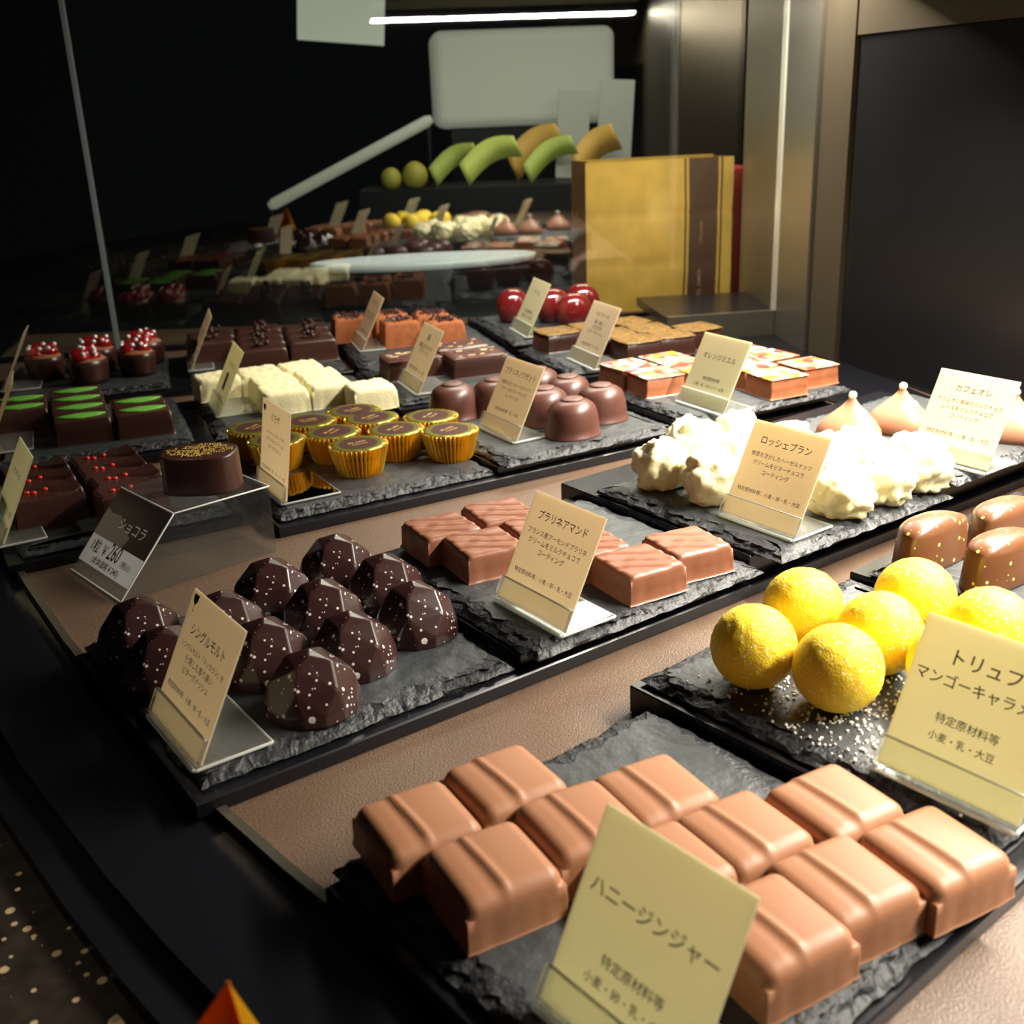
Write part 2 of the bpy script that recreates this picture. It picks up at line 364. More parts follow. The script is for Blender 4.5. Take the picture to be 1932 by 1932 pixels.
# ---------------------------------------------------------------- the setting
def structure(name, mesh, label=None):
    o = link(name, mesh); o['kind'] = 'structure'
    if label: o['label'] = label
    return o
RAIL = [(16, 3.5), (6, 11.5), (-1.5, 18.2), (-5.87, 22.81), (-8.03, 25.28), (-12.2, 30.4), (-16.14, 35.93), (-19.66, 41.2), (-25.5, 50.5), (-31, 60), (-36, 71), (-39.5, 83), (-42, 97)]
def offs(P, d):
    out = []
    for i, p in enumerate(P):
        a = P[max(0, i - 1)]; b = P[min(len(P) - 1, i + 1)]; t = Vector((b[0] - a[0], b[1] - a[1])).normalized()
        out.append((p[0] - t.y * d, p[1] + t.x * d))
    return out
def ribbon(name, A, B, z0, z1, material):
    n = len(A); V = []
    for (a, b) in zip(A, B): V += [(*a, z1), (*b, z1), (*a, z0), (*b, z0)]
    Fs = []
    for i in range(n - 1):
        k = 4 * i; Fs += [(k, k + 1, k + 5, k + 4), (k + 2, k + 6, k + 7, k + 3), (k, k + 4, k + 6, k + 2), (k + 1, k + 3, k + 7, k + 5)]
    Fs += [(0, 2, 3, 1), (4 * n - 4, 4 * n - 3, 4 * n - 1, 4 * n - 2)]
    return me(name, V, Fs, material, False)
poly = RAIL + [(24, 97), (24.5, 72), (44, 8), (44, 3.5)]
n = len(poly)
structure('floor', me('floor', [(*p, 0) for p in poly] + [(*p, -1.4) for p in poly],
          [tuple(range(n - 1, -1, -1)), tuple(range(n, 2 * n))] + [(i, (i + 1) % n, n + (i + 1) % n, n + i) for i in range(n)], deck, False),
          'brown leather-like display board under the trays')
S0, S1, S2 = offs(RAIL, .28), offs(RAIL, 3.5), offs(RAIL, 4.6)
structure('trim_1', ribbon('sill', S0, S1, -1.6, -.12, sillm), 'black glossy sill along the curved case front')
structure('trim_2', ribbon('curb', S1, S2, -1.6, -.45, curbm), 'black curb where the case meets the counter')
structure('trim_3', ribbon('rail', RAIL, S0, -.6, .16, steel), 'thin silver rail along the edge of the board')
C1 = offs(RAIL, 4.6)[:10]; C2 = offs(RAIL, 40)[:10]
tag(link('granite_counter', ribbon('granite', C1, C2, -4, -1.0, granite)), 'dark brown speckled granite counter at the lower left', 'counter')

# end glass of the case: line from (-44,..) to (17,..) with normal about (-.17,.985)
def frame_pt(s, z=0, back=0):            # s runs along the end glass
    return (s * .985 + back * -.17, 93.0 + s * .17 + back * .985, z)
def slab_along(name, s0, s1, b0, b1, z0, z1, material):
    V = [frame_pt(s, z, b) for z in (z0, z1) for (s, b) in ((s0, b0), (s1, b0), (s1, b1), (s0, b1))]
    return me(name, V, [(3, 2, 1, 0), (4, 5, 6, 7), (0, 1, 5, 4), (1, 2, 6, 5), (2, 3, 7, 6), (3, 0, 4, 7)], material, False)
glassm = pane('end_glass', 3.0); glass2 = pane('side_glass', 1.6, (.92, .96, .95))
structure('window_1', slab_along('glass', -31.3, 21.9, 0, .5, 0, 45, glassm), 'large clear end glass of the case')
structure('window_2', slab_along('glass2', -60, -31.75, 1.0, 1.5, 0, 45, glass2), 'clear glass panel left of the joint')
structure('trim_4', slab_along('joint', -31.7, -31.4, -.1, .6, 0, 45, mat('glass_joint', (.20, .23, .24), .3)), 'thin grey upright joint between the glass panels')
structure('trim_5', slab_along('fin', -50.4, -48.6, 12, 12.6, 0, 45, mat('greenish_glass_edge', (.10, .105, .09), .4)), 'greenish upright glass edge at the far left')
structure('trim_6', slab_along('ledge', -60, 22, -.9, -.05, -.2, .35, blackac), 'black ledge under the end glass')
structure('trim_7', me('ledge rim', [(x, y, z) for z in (0, 2.0) for x, y in ((12.4, 82.8), (21.6, 84.1), (21.55, 84.6), (12.3, 83.3))], [(3, 2, 1, 0), (4, 5, 6, 7), (0, 1, 5, 4), (1, 2, 6, 5), (2, 3, 7, 6), (3, 0, 4, 7)], steel, False), 'steel ledge at the foot of the end glass')
structure('trim_11', me('ledge top', [(x, y, z) for z in (1.2, 1.9) for x, y in ((12.3, 83.4), (21.55, 84.7), (21.6, 93.5), (11.2, 92.8))], [(3, 2, 1, 0), (4, 5, 6, 7), (0, 1, 5, 4), (1, 2, 6, 5), (2, 3, 7, 6), (3, 0, 4, 7)], blackac, False), 'black top of the ledge before the kraft bag')
pz = [(12.6, 82.6), (21.8, 83.9), (22.9, 75), (26, 62.5), (20.6, 62.3), (15.3, 71.9), (12.6, 79.9)]
structure('trim_12', me('black plate', [(*p, .02) for p in pz] + [(*p, .15) for p in pz], [tuple(range(6, -1, -1)), tuple(range(7, 14))] + [(i, (i + 1) % 7, 7 + (i + 1) % 7, 7 + i) for i in range(7)], blackac, False), 'black plate between the trays and the door')
# corner post of the case
def upright(name, x0, y0, x1, y1, depth, z0, z1, material):
    d = Vector((x1 - x0, y1 - y0)).normalized(); nrm = Vector((-d.y, d.x)) * depth
    q = [(x0, y0), (x1, y1), (x1 + nrm.x, y1 + nrm.y), (x0 + nrm.x, y0 + nrm.y)]
    V = [(*p, z) for z in (z0, z1) for p in q]
    return me(name, V, [(3, 2, 1, 0), (4, 5, 6, 7), (0, 1, 5, 4), (1, 2, 6, 5), (2, 3, 7, 6), (3, 0, 4, 7)], material, False)
structure('trim_8', upright('post', 21.75, 96.3, 21.95, 85.1, -1.2, 0, 45, steel_dull), 'brushed steel side of the corner post')
structure('trim_9', upright('post edge', 21.85, 85.05, 21.9, 84.1, -1.2, 0, 45, mat('highlight_steel', (.75, .72, .62), .2, .5, metal=.6)), 'pale steel strip for the highlight on the corner post edge')  # corner highlight put in as a strip of paler steel
structure('trim_10', upright('post face', 21.98, 83.9, 22.6, 78.1, -1.2, 0, 45, steel), 'wide steel face of the corner post')
# sliding door on the staff side
dx, dy = .288, -.957
def door_pt(t): return (22.65 + dx * t, 77.9 + dy * t)
dr = structure('door_1', upright('door panel', *door_pt(3.4), *door_pt(66), -.6, 0, 20.8, doorblack), 'dark sliding door panel on the staff side')
for nm, a, b, z0, z1, dep in (('door_stile', 0, 3.3, 0, 45, -1.0), ('door_rail', 3.4, 66, 20.85, 24.3, -.9), ('door_header', 3.4, 66, 24.35, 45, -.7)):
    o = link(nm, upright(nm, *door_pt(a), *door_pt(b), dep, z0, z1, steel_dull), dr)
# dark surroundings seen through the end glass
structure('wall_back', me('wall', [(-160, 260, -20), (160, 260, -20), (160, 260, 120), (-160, 260, 120)], [(0, 1, 2, 3)], roomdark, False), 'dark shop interior beyond the glass')
structure('wall_left', me('wall l', [(-160, 60, -20), (-160, 260, -20), (-160, 260, 120), (-160, 60, 120)], [(0, 1, 2, 3)], roomdark, False), 'dark shop interior on the left')
tag(link('back_counter', me('bc', [frame_pt(s, z, b) for z in (-3, -.02) for (s, b) in ((-70, .8), (60, .8), (60, 60), (-70, 60))],
    [(3, 2, 1, 0), (4, 5, 6, 7), (0, 1, 5, 4), (1, 2, 6, 5), (2, 3, 7, 6), (3, 0, 4, 7)], mat('black_counter', (.006, .006, .007), .35), False)), 'black counter surface behind the end glass', 'counter')
# LED fixture over the right side of the case
A = Vector((*LED_A, LED_Z)); B = Vector((*LED_B, LED_Z)); d = (B - A).normalized()
tag(link('led_light_bar', upright('led body', A.x, A.y, B.x, B.y, 1.4, LED_Z + .9, LED_Z + 1.6, steel_dull)), 'slim metal light bar above the right side of the case', 'lamp', 'light bars')
tag(link('led_light_bar', upright('led body', *LED2_A, *LED2_B, 1.4, LED2_Z + .9, LED2_Z + 1.6, steel_dull)), 'slim metal light bar above the far end of the case', 'lamp', 'light bars')
structure('ceiling', me('case roof', [(*p, z) for z in (28.2, 29) for p in ((-8, 67), (18, 67), (33, 12), (37, 12), (22, 77))], [(4, 3, 2, 1, 0), (5, 6, 7, 8, 9)] + [(i, (i + 1) % 5, 5 + (i + 1) % 5, 5 + i) for i in range(5)], blackac, False), 'black roof panel of the case above the light bars')

# ---------------------------------------------------------------- trays and slates
def tray(label, row, name0, strips, risers):
    """black acrylic strips (u0,u1,v0,v1) with a riser plate (u0,u1,v0,v1,level) under each higher slate"""
    row_, lev, x, y = SL[name0]; root = tag(link('acrylic_tray', None, None, (x, y, 0), (0, 0, TH[row])), label, 'tray', 'stepped black trays'); root.empty_display_size = .01
    for (a, b, v0, v1) in strips: link('base_strip', box('strip', a, b, -v1, -v0, .01, BASE_Z, blackac, .05, 1), root)
    for (a, b, v0, v1, lv) in risers: link('riser', box('riser', a, b, -v1, -v0, .02 if v0 < 0 else BASE_Z, BASE_Z + STEP * lv, blackac, .04, 1), root)
    return root
tray('black stepped acrylic tray nearest the camera', 1, 'ging', [(-.3, 34.5, .25, 11.15)], [(11.25, 22.3, -.95, 10.7, 1), (22.35, 34.5, -.7, 10.7, 2)])
tray('black stepped acrylic tray in the second row from the camera', 2, 'malt', [(-.3, 44, .2, 11.35)], [(10.95, 21.75, .2, 10.85, 1), (21.8, 32.7, -.6, 10.85, 2), (32.75, 44, .2, 10.85, 3)])
tray('black stepped acrylic tray under the gold foil cups', 3, 'mimo', [(-.7, 21.7, .2, 11.3), (21.7, 33.2, 1.6, 11.3)], [(10.8, 21.7, .2, 10.8, 1), (21.75, 33.2, 1.6, 10.8, 2)])
tray('short black acrylic tray under the red dotted chocolates', 3, 'reddot', [(-.6, 9.5, .2, 8.75)], [])
tray('black stepped acrylic tray under the creamy white squares', 4, 'leaf', [(-.6, 34.0, .2, 11.4), (34.0, 46.0, 2.2, 10.95)], [(22.75, 33.8, .2, 10.9, 1), (34.05, 45.9, 2.2, 10.9, 2)])
tray('black stepped acrylic tray in the back row', 5, 'cherry', [(-.6, 45.6, .2, 11.0)], [(23.2, 34.3, .2, 10.9, 1), (34.35, 45.6, .2, 10.9, 2)])

def slate_mesh(w, d, seed):
    P = []; st = .16
    def edge(a, b):
        L = math.dist(a, b); k = int(L / st)
        return [(a[0] + (b[0] - a[0]) * i / k, a[1] + (b[1] - a[1]) * i / k) for i in range(k)]
    c = [(0, -d), (w, -d), (w, 0), (0, 0)]
    for i in range(4): P += edge(c[i], c[(i + 1) % 4])
    n = len(P); cx, cy = w / 2, -d / 2
    def nz(p, f, k): return noise.noise(Vector((p[0] * f + seed * 5.3, p[1] * f, k * 3.7)))
    def loop(inset, jit, z, zj, k):
        L = []
        for p in P:
            i = inset + jit * (.5 + .8 * nz(p, .9, k) + .6 * nz(p, 3.1, k + .5))
            ix = min(max(p[0], i), w - i); iy = max(min(p[1], -i), -d + i)
            L.append((ix, iy, z + zj * nz(p, 2.2, k + 9)))
        return L
    Ls = [loop(.12, .1, -SLATE_T, 0, 0), loop(.0, .12, -.30, .05, 1), loop(.08, .22, -.20, .06, 2), loop(.20, .30, -.12, .05, 3), loop(.30, .42, -.05, .03, 4), loop(.46, .5, 0, 0, 5)]
    V = [p for l in Ls for p in l]; Fs = []; fm = []
    for k in range(len(Ls) - 1):
        for i in range(n):
            j = (i + 1) % n; Fs.append((k * n + i, k * n + j, (k + 1) * n + j, (k + 1) * n + i)); fm.append(1)
    Fs.append(tuple(range((len(Ls) - 1) * n, len(Ls) * n))); fm.append(0)
    Fs.append(tuple(range(n - 1, -1, -1))); fm.append(0)
    M = me('slate', V, Fs, None, False, [slate, slate_edge], fm)
    return M
SLABEL = {'ging': 'under the ridged milk chocolate squares', 'mang': 'under the yellow truffles, dusted with sugar', 'heart': 'under the gold flecked chocolates',
 'malt': 'under the white speckled faceted domes', 'pral': 'under the wavy topped milk chocolate squares', 'roch': 'under the lumpy white chocolates', 'cafe': 'under the pointed milk chocolate drops',
 'reddot': 'under the dark bars with red dots', 'mimo': 'under the gold foil cups', 'nois': 'under the round brown domes with discs', 'orange': 'under the colourful printed squares',
 'leaf': 'under the dark chocolates with green leaves', 'white': 'under the creamy white squares', 'rect': 'under the streaked glossy rectangles', 'gold': 'under the gold topped squares',
 'cherry': 'under the red jelly chocolate cups', 'curl': 'under the dark squares with shavings', 'nib': 'under the orange brown nib squares', 'redball': 'under the glossy red balls'}
for i, (n, sz) in enumerate({'ging': (0, 11, 11.0), 'mang': (.15, 10.8, 11.4), 'heart': (0, 10.9, 10.9), 'malt': (0, 10.7, 11), 'pral': (0, 10.75, 10.7), 'roch': (.05, 10.75, 10.7), 'cafe': (.05, 10.9, 10.7),
    'reddot': (0, 9.2, 8.5), 'mimo': (-.5, 11.2, 10.9), 'nois': (.05, 10.7, 10.6), 'orange': (0, 11.6, 10.1), 'leaf': (0, 10.9, 10.9), 'white': (0, 10.8, 10.9), 'rect': (0, 10.8, 10.8),
    'gold': (0, 11.7, 8.6), 'cherry': (0, 10.8, 10.9), 'curl': (0, 10.8, 10.8), 'nib': (0, 10.8, 10.8), 'redball': (.1, 10.7, 10.7)}.items()):
    tag(link('slate_plate', slate_mesh(sz[1], sz[2], i), None, at(n, sz[0], 2.2 if n == 'gold' else 1.5 if n == 'orange' else -.75 if n == 'mang' else 0), (0, 0, rz(n))), 'dark rough-edged slate plate ' + SLABEL[n], 'slate plate', 'slate plates')

# ---------------------------------------------------------------- name cards in clear stands
CW, CH, TILT = 3.75, 3.95, .47
def card_thing(n, u, v0, lines_t, lines_b, label, base=2.1, tilt=TILT, mt=card, skew=0, icon=None, mbase=None, hh=CH):
    """card bottom edge runs along the tray depth from v0 to v0+CW; local x reads left to right, y points behind the card"""
    loc = at(n, u, v0 + CW / 2); R_ = rz(n) - math.pi / 2 + skew
    ct, st = math.cos(tilt), math.sin(tilt); z0 = .17
    def on(x, y, e=.03): return (x, st * y - ct * e, z0 + ct * y + st * e)
    def sheet(x0, x1, y0, y1, e0, e1, material, nm):
        V = [on(x, y, e) for e in (e0, e1) for (x, y) in ((x0, y0), (x1, y0), (x1, y1), (x0, y1))]
        return me(nm, V, [(3, 2, 1, 0), (4, 5, 6, 7), (0, 1, 5, 4), (1, 2, 6, 5), (2, 3, 7, 6), (3, 0, 4, 7)], material, False)
    h = hh; hw = CW / 2
    subs = []
    if lines_t: subs.append(('title_lettering', lettering('title', [(s, w * CW, 0, y * h, ys) for s, w, y, ys in lines_t], lambda x, y: on(x, y, .032), text_dark)))
    if lines_b: subs.append(('small_lettering', lettering('small', [(s, w * CW, 0, y * h, ys) for s, w, y, ys in lines_b], lambda x, y: on(x, y, .032), text_dark)))
    if icon: subs.append(('glass_icon', me('icon', [on(x, y, .034) for x, y in icon_poly], [tuple(range(len(icon_poly)))], brownprint, False)))
    parts = [('card', sheet(-hw, hw, 0, h, -.03, .03, mt, 'card'), subs),
             ('stand_base', box('base', -hw - .05, hw + .05, -.22, base, .01, .16, mbase or clear, .05)),
             ('stand_lip', sheet(-hw - .05, hw + .05, -.02, .72, .06, .20, clear, 'lip')),
             ('polished_edge', tube('edge', (-hw - .03, -.24, .09), (hw + .03, -.24, .09), .07, edgem)), ('polished_edge', tube('edge', on(-hw - .02, .72, .13), on(hw + .02, .72, .13), .035, edgem)),  # pale tubes paint bright glints along the stand edges
             ('polished_edge', tube('edge', (hw + .05, -.2, .09), (hw + .05, base, .09), .05, edgem)), ('polished_edge', tube('edge', (hw + .05, base, .09), (-hw - .05, base, .09), .04, edgem))]
    return thing('name_card', label, 'card', loc, R_, parts, 'cream name cards in clear stands')
icon_poly = [(-1.72, 3.85), (-1.36, 3.85), (-1.38, 3.66), (-1.5, 3.55), (-1.53, 3.5), (-1.53, 3.36), (-1.44, 3.33), (-1.64, 3.33), (-1.55, 3.36), (-1.55, 3.5), (-1.58, 3.55), (-1.7, 3.66)]
ALL = '特定原材料等：小麦・卵・乳・大豆'
card_thing('ging', .95, 6.75, [('ハニージンジャー', .86, .60, 1)], [('特定原材料等', .43, .325, 1), ('小麦・卵・乳・大豆', .58, .22, 1)],
    'pale green name card in front of the ridged milk chocolate squares', mt=cardY, hh=4.15)
card_thing('mang', 1.0, 6.95, [('トリュフ', .46, .74, 1), ('マンゴーキャラメル', .90, .60, 1)], [('特定原材料等', .44, .38, 1), ('小麦・乳・大豆', .46, .27, 1)],
    'pale green name card in front of the yellow truffles', mt=cardY, hh=4.1)
card_thing('malt', .3, 6.75, [('シングルモルト', .66, .70, 1.1)], [('シングルモルト「マッカラン」を', .83, .585, 1), ('使用した香り高い', .54, .50, 1), ('ビターガナッシュ', .50, .42, 1), (ALL, .86, .26, 1)],
    'tan name card with a small glass symbol in front of the speckled domes', icon=True)
card_thing('pral', 1.5, 6.6, [('プラリネアマンド', .70, .78, 1.1)], [('フランス産アーモンドプラリネ', .84, .64, 1), ('クリームをミルクチョコで', .74, .56, 1), ('コーティング', .38, .48, 1), (ALL, .84, .27, 1)],
    'tan name card in front of the wavy topped milk chocolate squares')
card_thing('roch', 1.6, 6.25, [('ロッシェブラン', .66, .78, 1.05)], [('食感を活かしたヘーゼルナッツ', .80, .645, 1), ('クリームをビターチョコで', .68, .56, 1), ('コーティング', .36, .475, 1), (ALL, .84, .27, 1)],
    'tan name card among the lumpy white chocolates')
card_thing('cafe', 1.45, 7.35, [('カフェオレ', .46, .78, 1)], [('カフェオレ風味のミルクチョコ', .82, .645, 1), ('ムースをミルクチョコで', .66, .56, 1), ('コーティング', .36, .475, 1), ('特定原材料等：小麦・乳・大豆', .80, .27, 1)],
    'bright cream name card in front of the pointed milk chocolate drops')
card_thing('mimo', .3, 6.0, [('ミモザ', .30, .80, 1.1)], [('シャンパンとオレンジの', .64, .63, 1), ('カクテルをイメージした', .64, .55, 1), ('ビターガナッシュ', .46, .47, 1), ('特定原材料等：乳・オレンジ・大豆', .86, .20, 1)],
    'nearly upright tan name card in front of the gold foil cups', tilt=.16, base=2.6, icon=True, mbase=mirror, hh=4.1)
card_thing('nois', 2.1, 4.45, [('プラリネノワゼット', .80, .78, 1.15)], [('食感を活かしたヘーゼルナッツ', .78, .64, 1), ('クリームをビターチョコで', .68, .555, 1), ('コーティング', .36, .47, 1), ('特定原材料等：乳・大豆', .62, .27, 1)],
    'tan name card in front of the brown domes with discs', base=1.7)
card_thing('orange', 1.6, 8.2, [('オレンジミエル', .70, .66, 1)], [('特定原材料等', .36, .36, 1), ('小麦・乳・オレンジ・大豆', .66, .26, 1)],
    'bright cream name card in front of the colourful printed squares', mt=cardY)
card_thing('gold', 1.5, 7.75, [('ベルアメール', .50, .78, 1)], [('香り高い', .34, .645, 1), ('カカオの', .34, .56, 1), ('ビターガナッシュ', .56, .48, 1), ('特定原材料等：乳・大豆', .62, .27, 1)],
    'cream name card in front of the gold topped squares')
card_thing('redball', 1.5, 6.25, [('クール', .34, .72, 1)], [('特定原材料等', .44, .36, 1), ('小麦・乳・大豆', .60, .26, 1)],
    'pale name card in front of the glossy red balls', mt=cardY, base=1.5)
card_thing('rect', 1.35, 6.3, [('縁', .13, .76, 1)], [('国産はちみつの', .62, .63, 1), ('ガナッシュ', .44, .55, 1), ('特定原材料等：乳・大豆', .80, .25, 1)],
    'tan name card in front of the streaked glossy rectangles')
card_thing('nib', 1.0, 3.3, [('オランジュ', .5, .80, 1)], [('香ばしいカカオニブと', .76, .60, 1), ('オレンジのガナッシュ', .76, .52, 1), ('特定原材料等：乳・大豆', .7, .25, 1)],
    'narrow-looking tan name card in front of the orange brown nib squares', base=1.6)
card_thing('white', .85, 3.55, [('ショコラブラン', .62, .68, 1)], [('■', .18, .30, 1.6), ('特定原材料等', .44, .16, 1)],
    'pale green name card in front of the creamy white squares', mt=cardY, base=2.2)
card_thing('curl', .3, 4.0, [('ノワール', .5, .80, 1)], [('カカオの香り豊かな', .76, .62, 1), ('ビターガナッシュ', .7, .52, 1), ('特定原材料等：乳・大豆', .8, .25, 1)],
    'narrow-looking tan name card in front of the dark squares with shavings', base=1.5)
card_thing('cherry', .2, 4.6, [('グリオット', .5, .78, 1)], [('特定原材料等：乳・大豆', .8, .25, 1)], 'name card seen edge-on beside the red jelly cups', base=2.2)
card_thing('leaf', .25, 4.8, [('抹茶', .3, .78, 1)], [('特定原材料等：乳・大豆', .8, .25, 1)], 'name card at the left frame edge beside the green leaf chocolates', base=2.2)
card_thing('reddot', -.45, 3.8, [('フランボワーズ', .5, .66, 1)], [('特定原材料等：乳・大豆', .8, .26, 1)], 'pale name card at the left frame edge by the red dotted bars', mt=cardY, base=1.7)

# ---------------------------------------------------------------- chocolates
def place(name, cat, n, spots, meshes, labels, group, rot=0, jit=.05, dz=0):
    for k, (u, v) in enumerate(spots):
        parts = meshes(k) if callable(meshes) else meshes
        thing(name, labels[k], cat, at(n, u, v, dz), rz(n, rot + random.uniform(-jit, jit)), parts, group)

# ridged milk chocolate squares
def ridge(x, y):
    b = math.exp(-((x + .22 + .05 * math.sin(y * 1.3)) / .085) ** 2); g = math.exp(-((x + .42) / .14) ** 2)
    return .055 * b - .02 * g + .035 / (1 + math.exp(-(x + .25) * 12)) + .09 * (1 - (x / 1.2) ** 2) * (1 - .5 * (y / 1.2) ** 2)
gm = [block('ridged square', 2.47, 2.47, 1.12 + .03 * i, .34, milk, ridge, 45, pinch=.06, taper=.02, foot_w=.02, wav=.02) for i in (0, 1)]
L = 'milk chocolate square with a ridge, '
place('chocolate_square', 'chocolate', 'ging',
      [(1.85, 1.25), (2.1, 3.75), (4.42, 1.4), (4.68, 3.88), (5.0, 6.35), (5.2, 9.1), (6.85, 4.25), (7.15, 6.75), (7.4, 9.25), (9.6, 7.5), (9.8, 9.98)],
      lambda k: [('body', gm[k % 2])],
      [L + s for s in ('leftmost of the ridged squares', 'front one of the left pair, before the silver rail', 'back left, nearest the brown board', 'behind the top left corner of the pale card',
       'half hidden behind the top edge of the pale card', 'front one, right beside the pale card', 'back middle, with bare slate behind it', 'centre of the group', 'front right, second from the corner',
       'back right, beside the yellow truffle tray', 'rightmost one, at the front corner')], 'ridged milk chocolate squares', rot=-.16)

# white speckled faceted domes
def dome_mesh():
    bm = bmesh.new(); pts = []
    for i in range(14): a = 2 * math.pi * i / 14; pts += [(1.38 * math.cos(a), 1.38 * math.sin(a), 0), (1.37 * math.cos(a), 1.37 * math.sin(a), .38)]
    for i in range(6): a = 2 * math.pi * (i + .25) / 6; pts.append((1.19 * math.cos(a), 1.19 * math.sin(a), 1.02))
    for i in range(4): a = 2 * math.pi * (i + .1) / 4; pts.append((.72 * math.cos(a), .72 * math.sin(a), 1.58))
    pts += [(.16, .1, 1.80), (-.2, -.15, 1.78)]
    for p in pts: bm.verts.new(p)
    r = bmesh.ops.convex_hull(bm, input=bm.verts[:]); bmesh.ops.delete(bm, geom=[v for v in r['geom_interior'] if isinstance(v, bmesh.types.BMVert)], context='VERTS')
    bmesh.ops.bevel(bm, geom=bm.edges[:], offset=.045, segments=2, affect='EDGES', profile=.5, clamp_overlap=True)
    bmesh.ops.scale(bm, vec=(1.07, 1.07, 1.03), verts=bm.verts)
    return bm_me('faceted dome', bm, maltm, False)
dm = dome_mesh(); L = 'white speckled faceted dark chocolate dome, '
place('faceted_dome_chocolate', 'chocolate', 'malt', [(9.3, 1.4), (9.75, 4.3), (9.3, 7.1), (6.4, 1.9), (6.95, 4.85), (6.5, 7.75), (3.9, 3.5), (4.15, 6.4), (4.3, 9.3), (1.5, 2.1), (1.45, 4.9)], [('body', dm)],
      [L + s for s in ('furthest back, on the bare brown board side', 'second from the back, by the wavy squares', 'rightmost, near the tan card of the wavy squares', 'in front of the clear block', 'in the middle of the group',
       'second from the front, bare slate to its right', 'behind the top right corner of its tan card', 'right of the tan card', 'front one, beside the clear card stand', 'leftmost, below the price sign', 'half hidden, left of the tan card')],
      'speckled faceted domes', rot=.5, jit=.15)

# wavy topped milk chocolate squares
def wavy(x, y):
    q = x * .35 + y * .95 + .12 * math.sin(1.9 * x)
    return sum(.055 * math.exp(-((q - c) / .085) ** 2) - .025 * math.exp(-((q - c + .18) / .12) ** 2) for c in (-.68, -.05, .62)) + .04 * noise.noise(Vector((x * 2, y * 2, 1)))
pm = block('wavy square', 2.42, 2.42, 1.08, .2, milk2, wavy, 41, pinch=.05, taper=.03, foot_w=.05, wav=.03); L = 'reddish milk chocolate square with wavy lines, '
place('wavy_chocolate_square', 'chocolate', 'pral', [(2.5, 1.35), (2.8, 3.8), (5.2, 1.5), (5.4, 4.0), (5.7, 6.45), (5.95, 8.95), (8.5, 8.8)], [('body', pm)],
      [L + s for s in ('leftmost one at the back', 'left one, touching the leftmost and above the domes', 'back one, left of the tan card', 'mostly hidden behind the tan card', 'peeking out right of the tan card', 'front one right of the tan card', 'rightmost one, on its own')],
      'wavy milk chocolate squares', rot=-.14)

# lumpy white chocolates
rm = [lumps('white cluster', 1.32 + .07 * (i % 3), white, .26, 2.7, .95, i) for i in range(4)]; L = 'lumpy white chocolate cluster, '
place('white_chocolate_cluster', 'chocolate', 'roch', [(2.3, 2.0), (2.6, 4.7), (5.0, 1.2), (7.8, 1.3), (5.3, 3.8), (8.0, 4.1), (7.2, 6.75), (9.75, 6.55), (5.2, 9.25), (7.75, 9.35), (10.2, 9.3)], lambda k: [('body', rm[k % 4])],
      [L + s for s in ('leftmost one', 'front left, beside the tan card', 'back left behind the leftmost', 'at the back, highest left of the tan card', 'between the left ones and the tan card', 'showing over the top of the tan card', 'right of the tan card, in the middle',
       'at the back, before the pointed drops', 'front one right of the tan card', 'second from the right at the front', 'rightmost one, before the bright cream card')], 'lumpy white clusters', jit=2)

# pointed milk chocolate drops with pearls
def drop_mesh():
    prof = [(1.45, 0), (1.5, .25), (1.42, .6), (1.18, .95), (.82, 1.28), (.46, 1.6), (.22, 1.88), (.12, 2.05), (.05, 2.15)]
    Ls = []
    for r, z in prof: Ls.append(circ(r, z, 36, wav=lambda a, r=r: .09 * r * math.cos(3 * a)))
    return rings('drop', Ls, mocha)
dropm = drop_mesh(); bead = lumps('pearl bead', .2, mat('cream_pearl', (.86, .80, .62), .3), 0, 1, 1, 0, 2, False)
L = 'pointed milk chocolate drop with pale pearls, '
place('chocolate_drop', 'chocolate', 'cafe', [(1.5, 4.0), (4.5, 4.6), (7.1, 8.8)], [('body', dropm), ('pearl', bead, None, (0, 0, 1.98)), ('pearl', bead, None, (-.32, -.62, 1.22))],
      [L + s for s in ('left one', 'beside the bright cream card', 'at the right frame edge')], 'pointed drops', rot=.4)

# gold flecked half-moon chocolates
def moon_mesh():
    out = []
    for i in range(48):
        a = 2 * math.pi * i / 48; c, y = math.cos(a), math.sin(a); x = 1.65 * math.copysign(abs(c) ** .8, c); y = y * 1.2 if y > 0 else y * .42; out.append((x, y))
    Ls = []
    for s, z in ((1.05, 0), (1.04, .1), (.99, .9), (.95, 1.36), (.92, 1.46), (.84, 1.58), (.68, 1.70), (.46, 1.78), (.22, 1.82)): Ls.append([(x * s, y * s, z) for x, y in out])
    return rings('half moon', Ls, goldsp)
mm_ = moon_mesh(); L = 'brown half-moon chocolate with gold flecks, '
place('gold_flecked_chocolate', 'chocolate', 'heart', [(1.8, 1.6), (2.0, 4.1), (5.0, 2.6), (2.3, 6.6)], [('body', mm_)],
      [L + s for s in ('left one above the yellow truffles', 'front one, second from the left', 'back right at the frame edge', 'lowest one at the right frame edge')], 'gold flecked half-moons', rot=-.1)

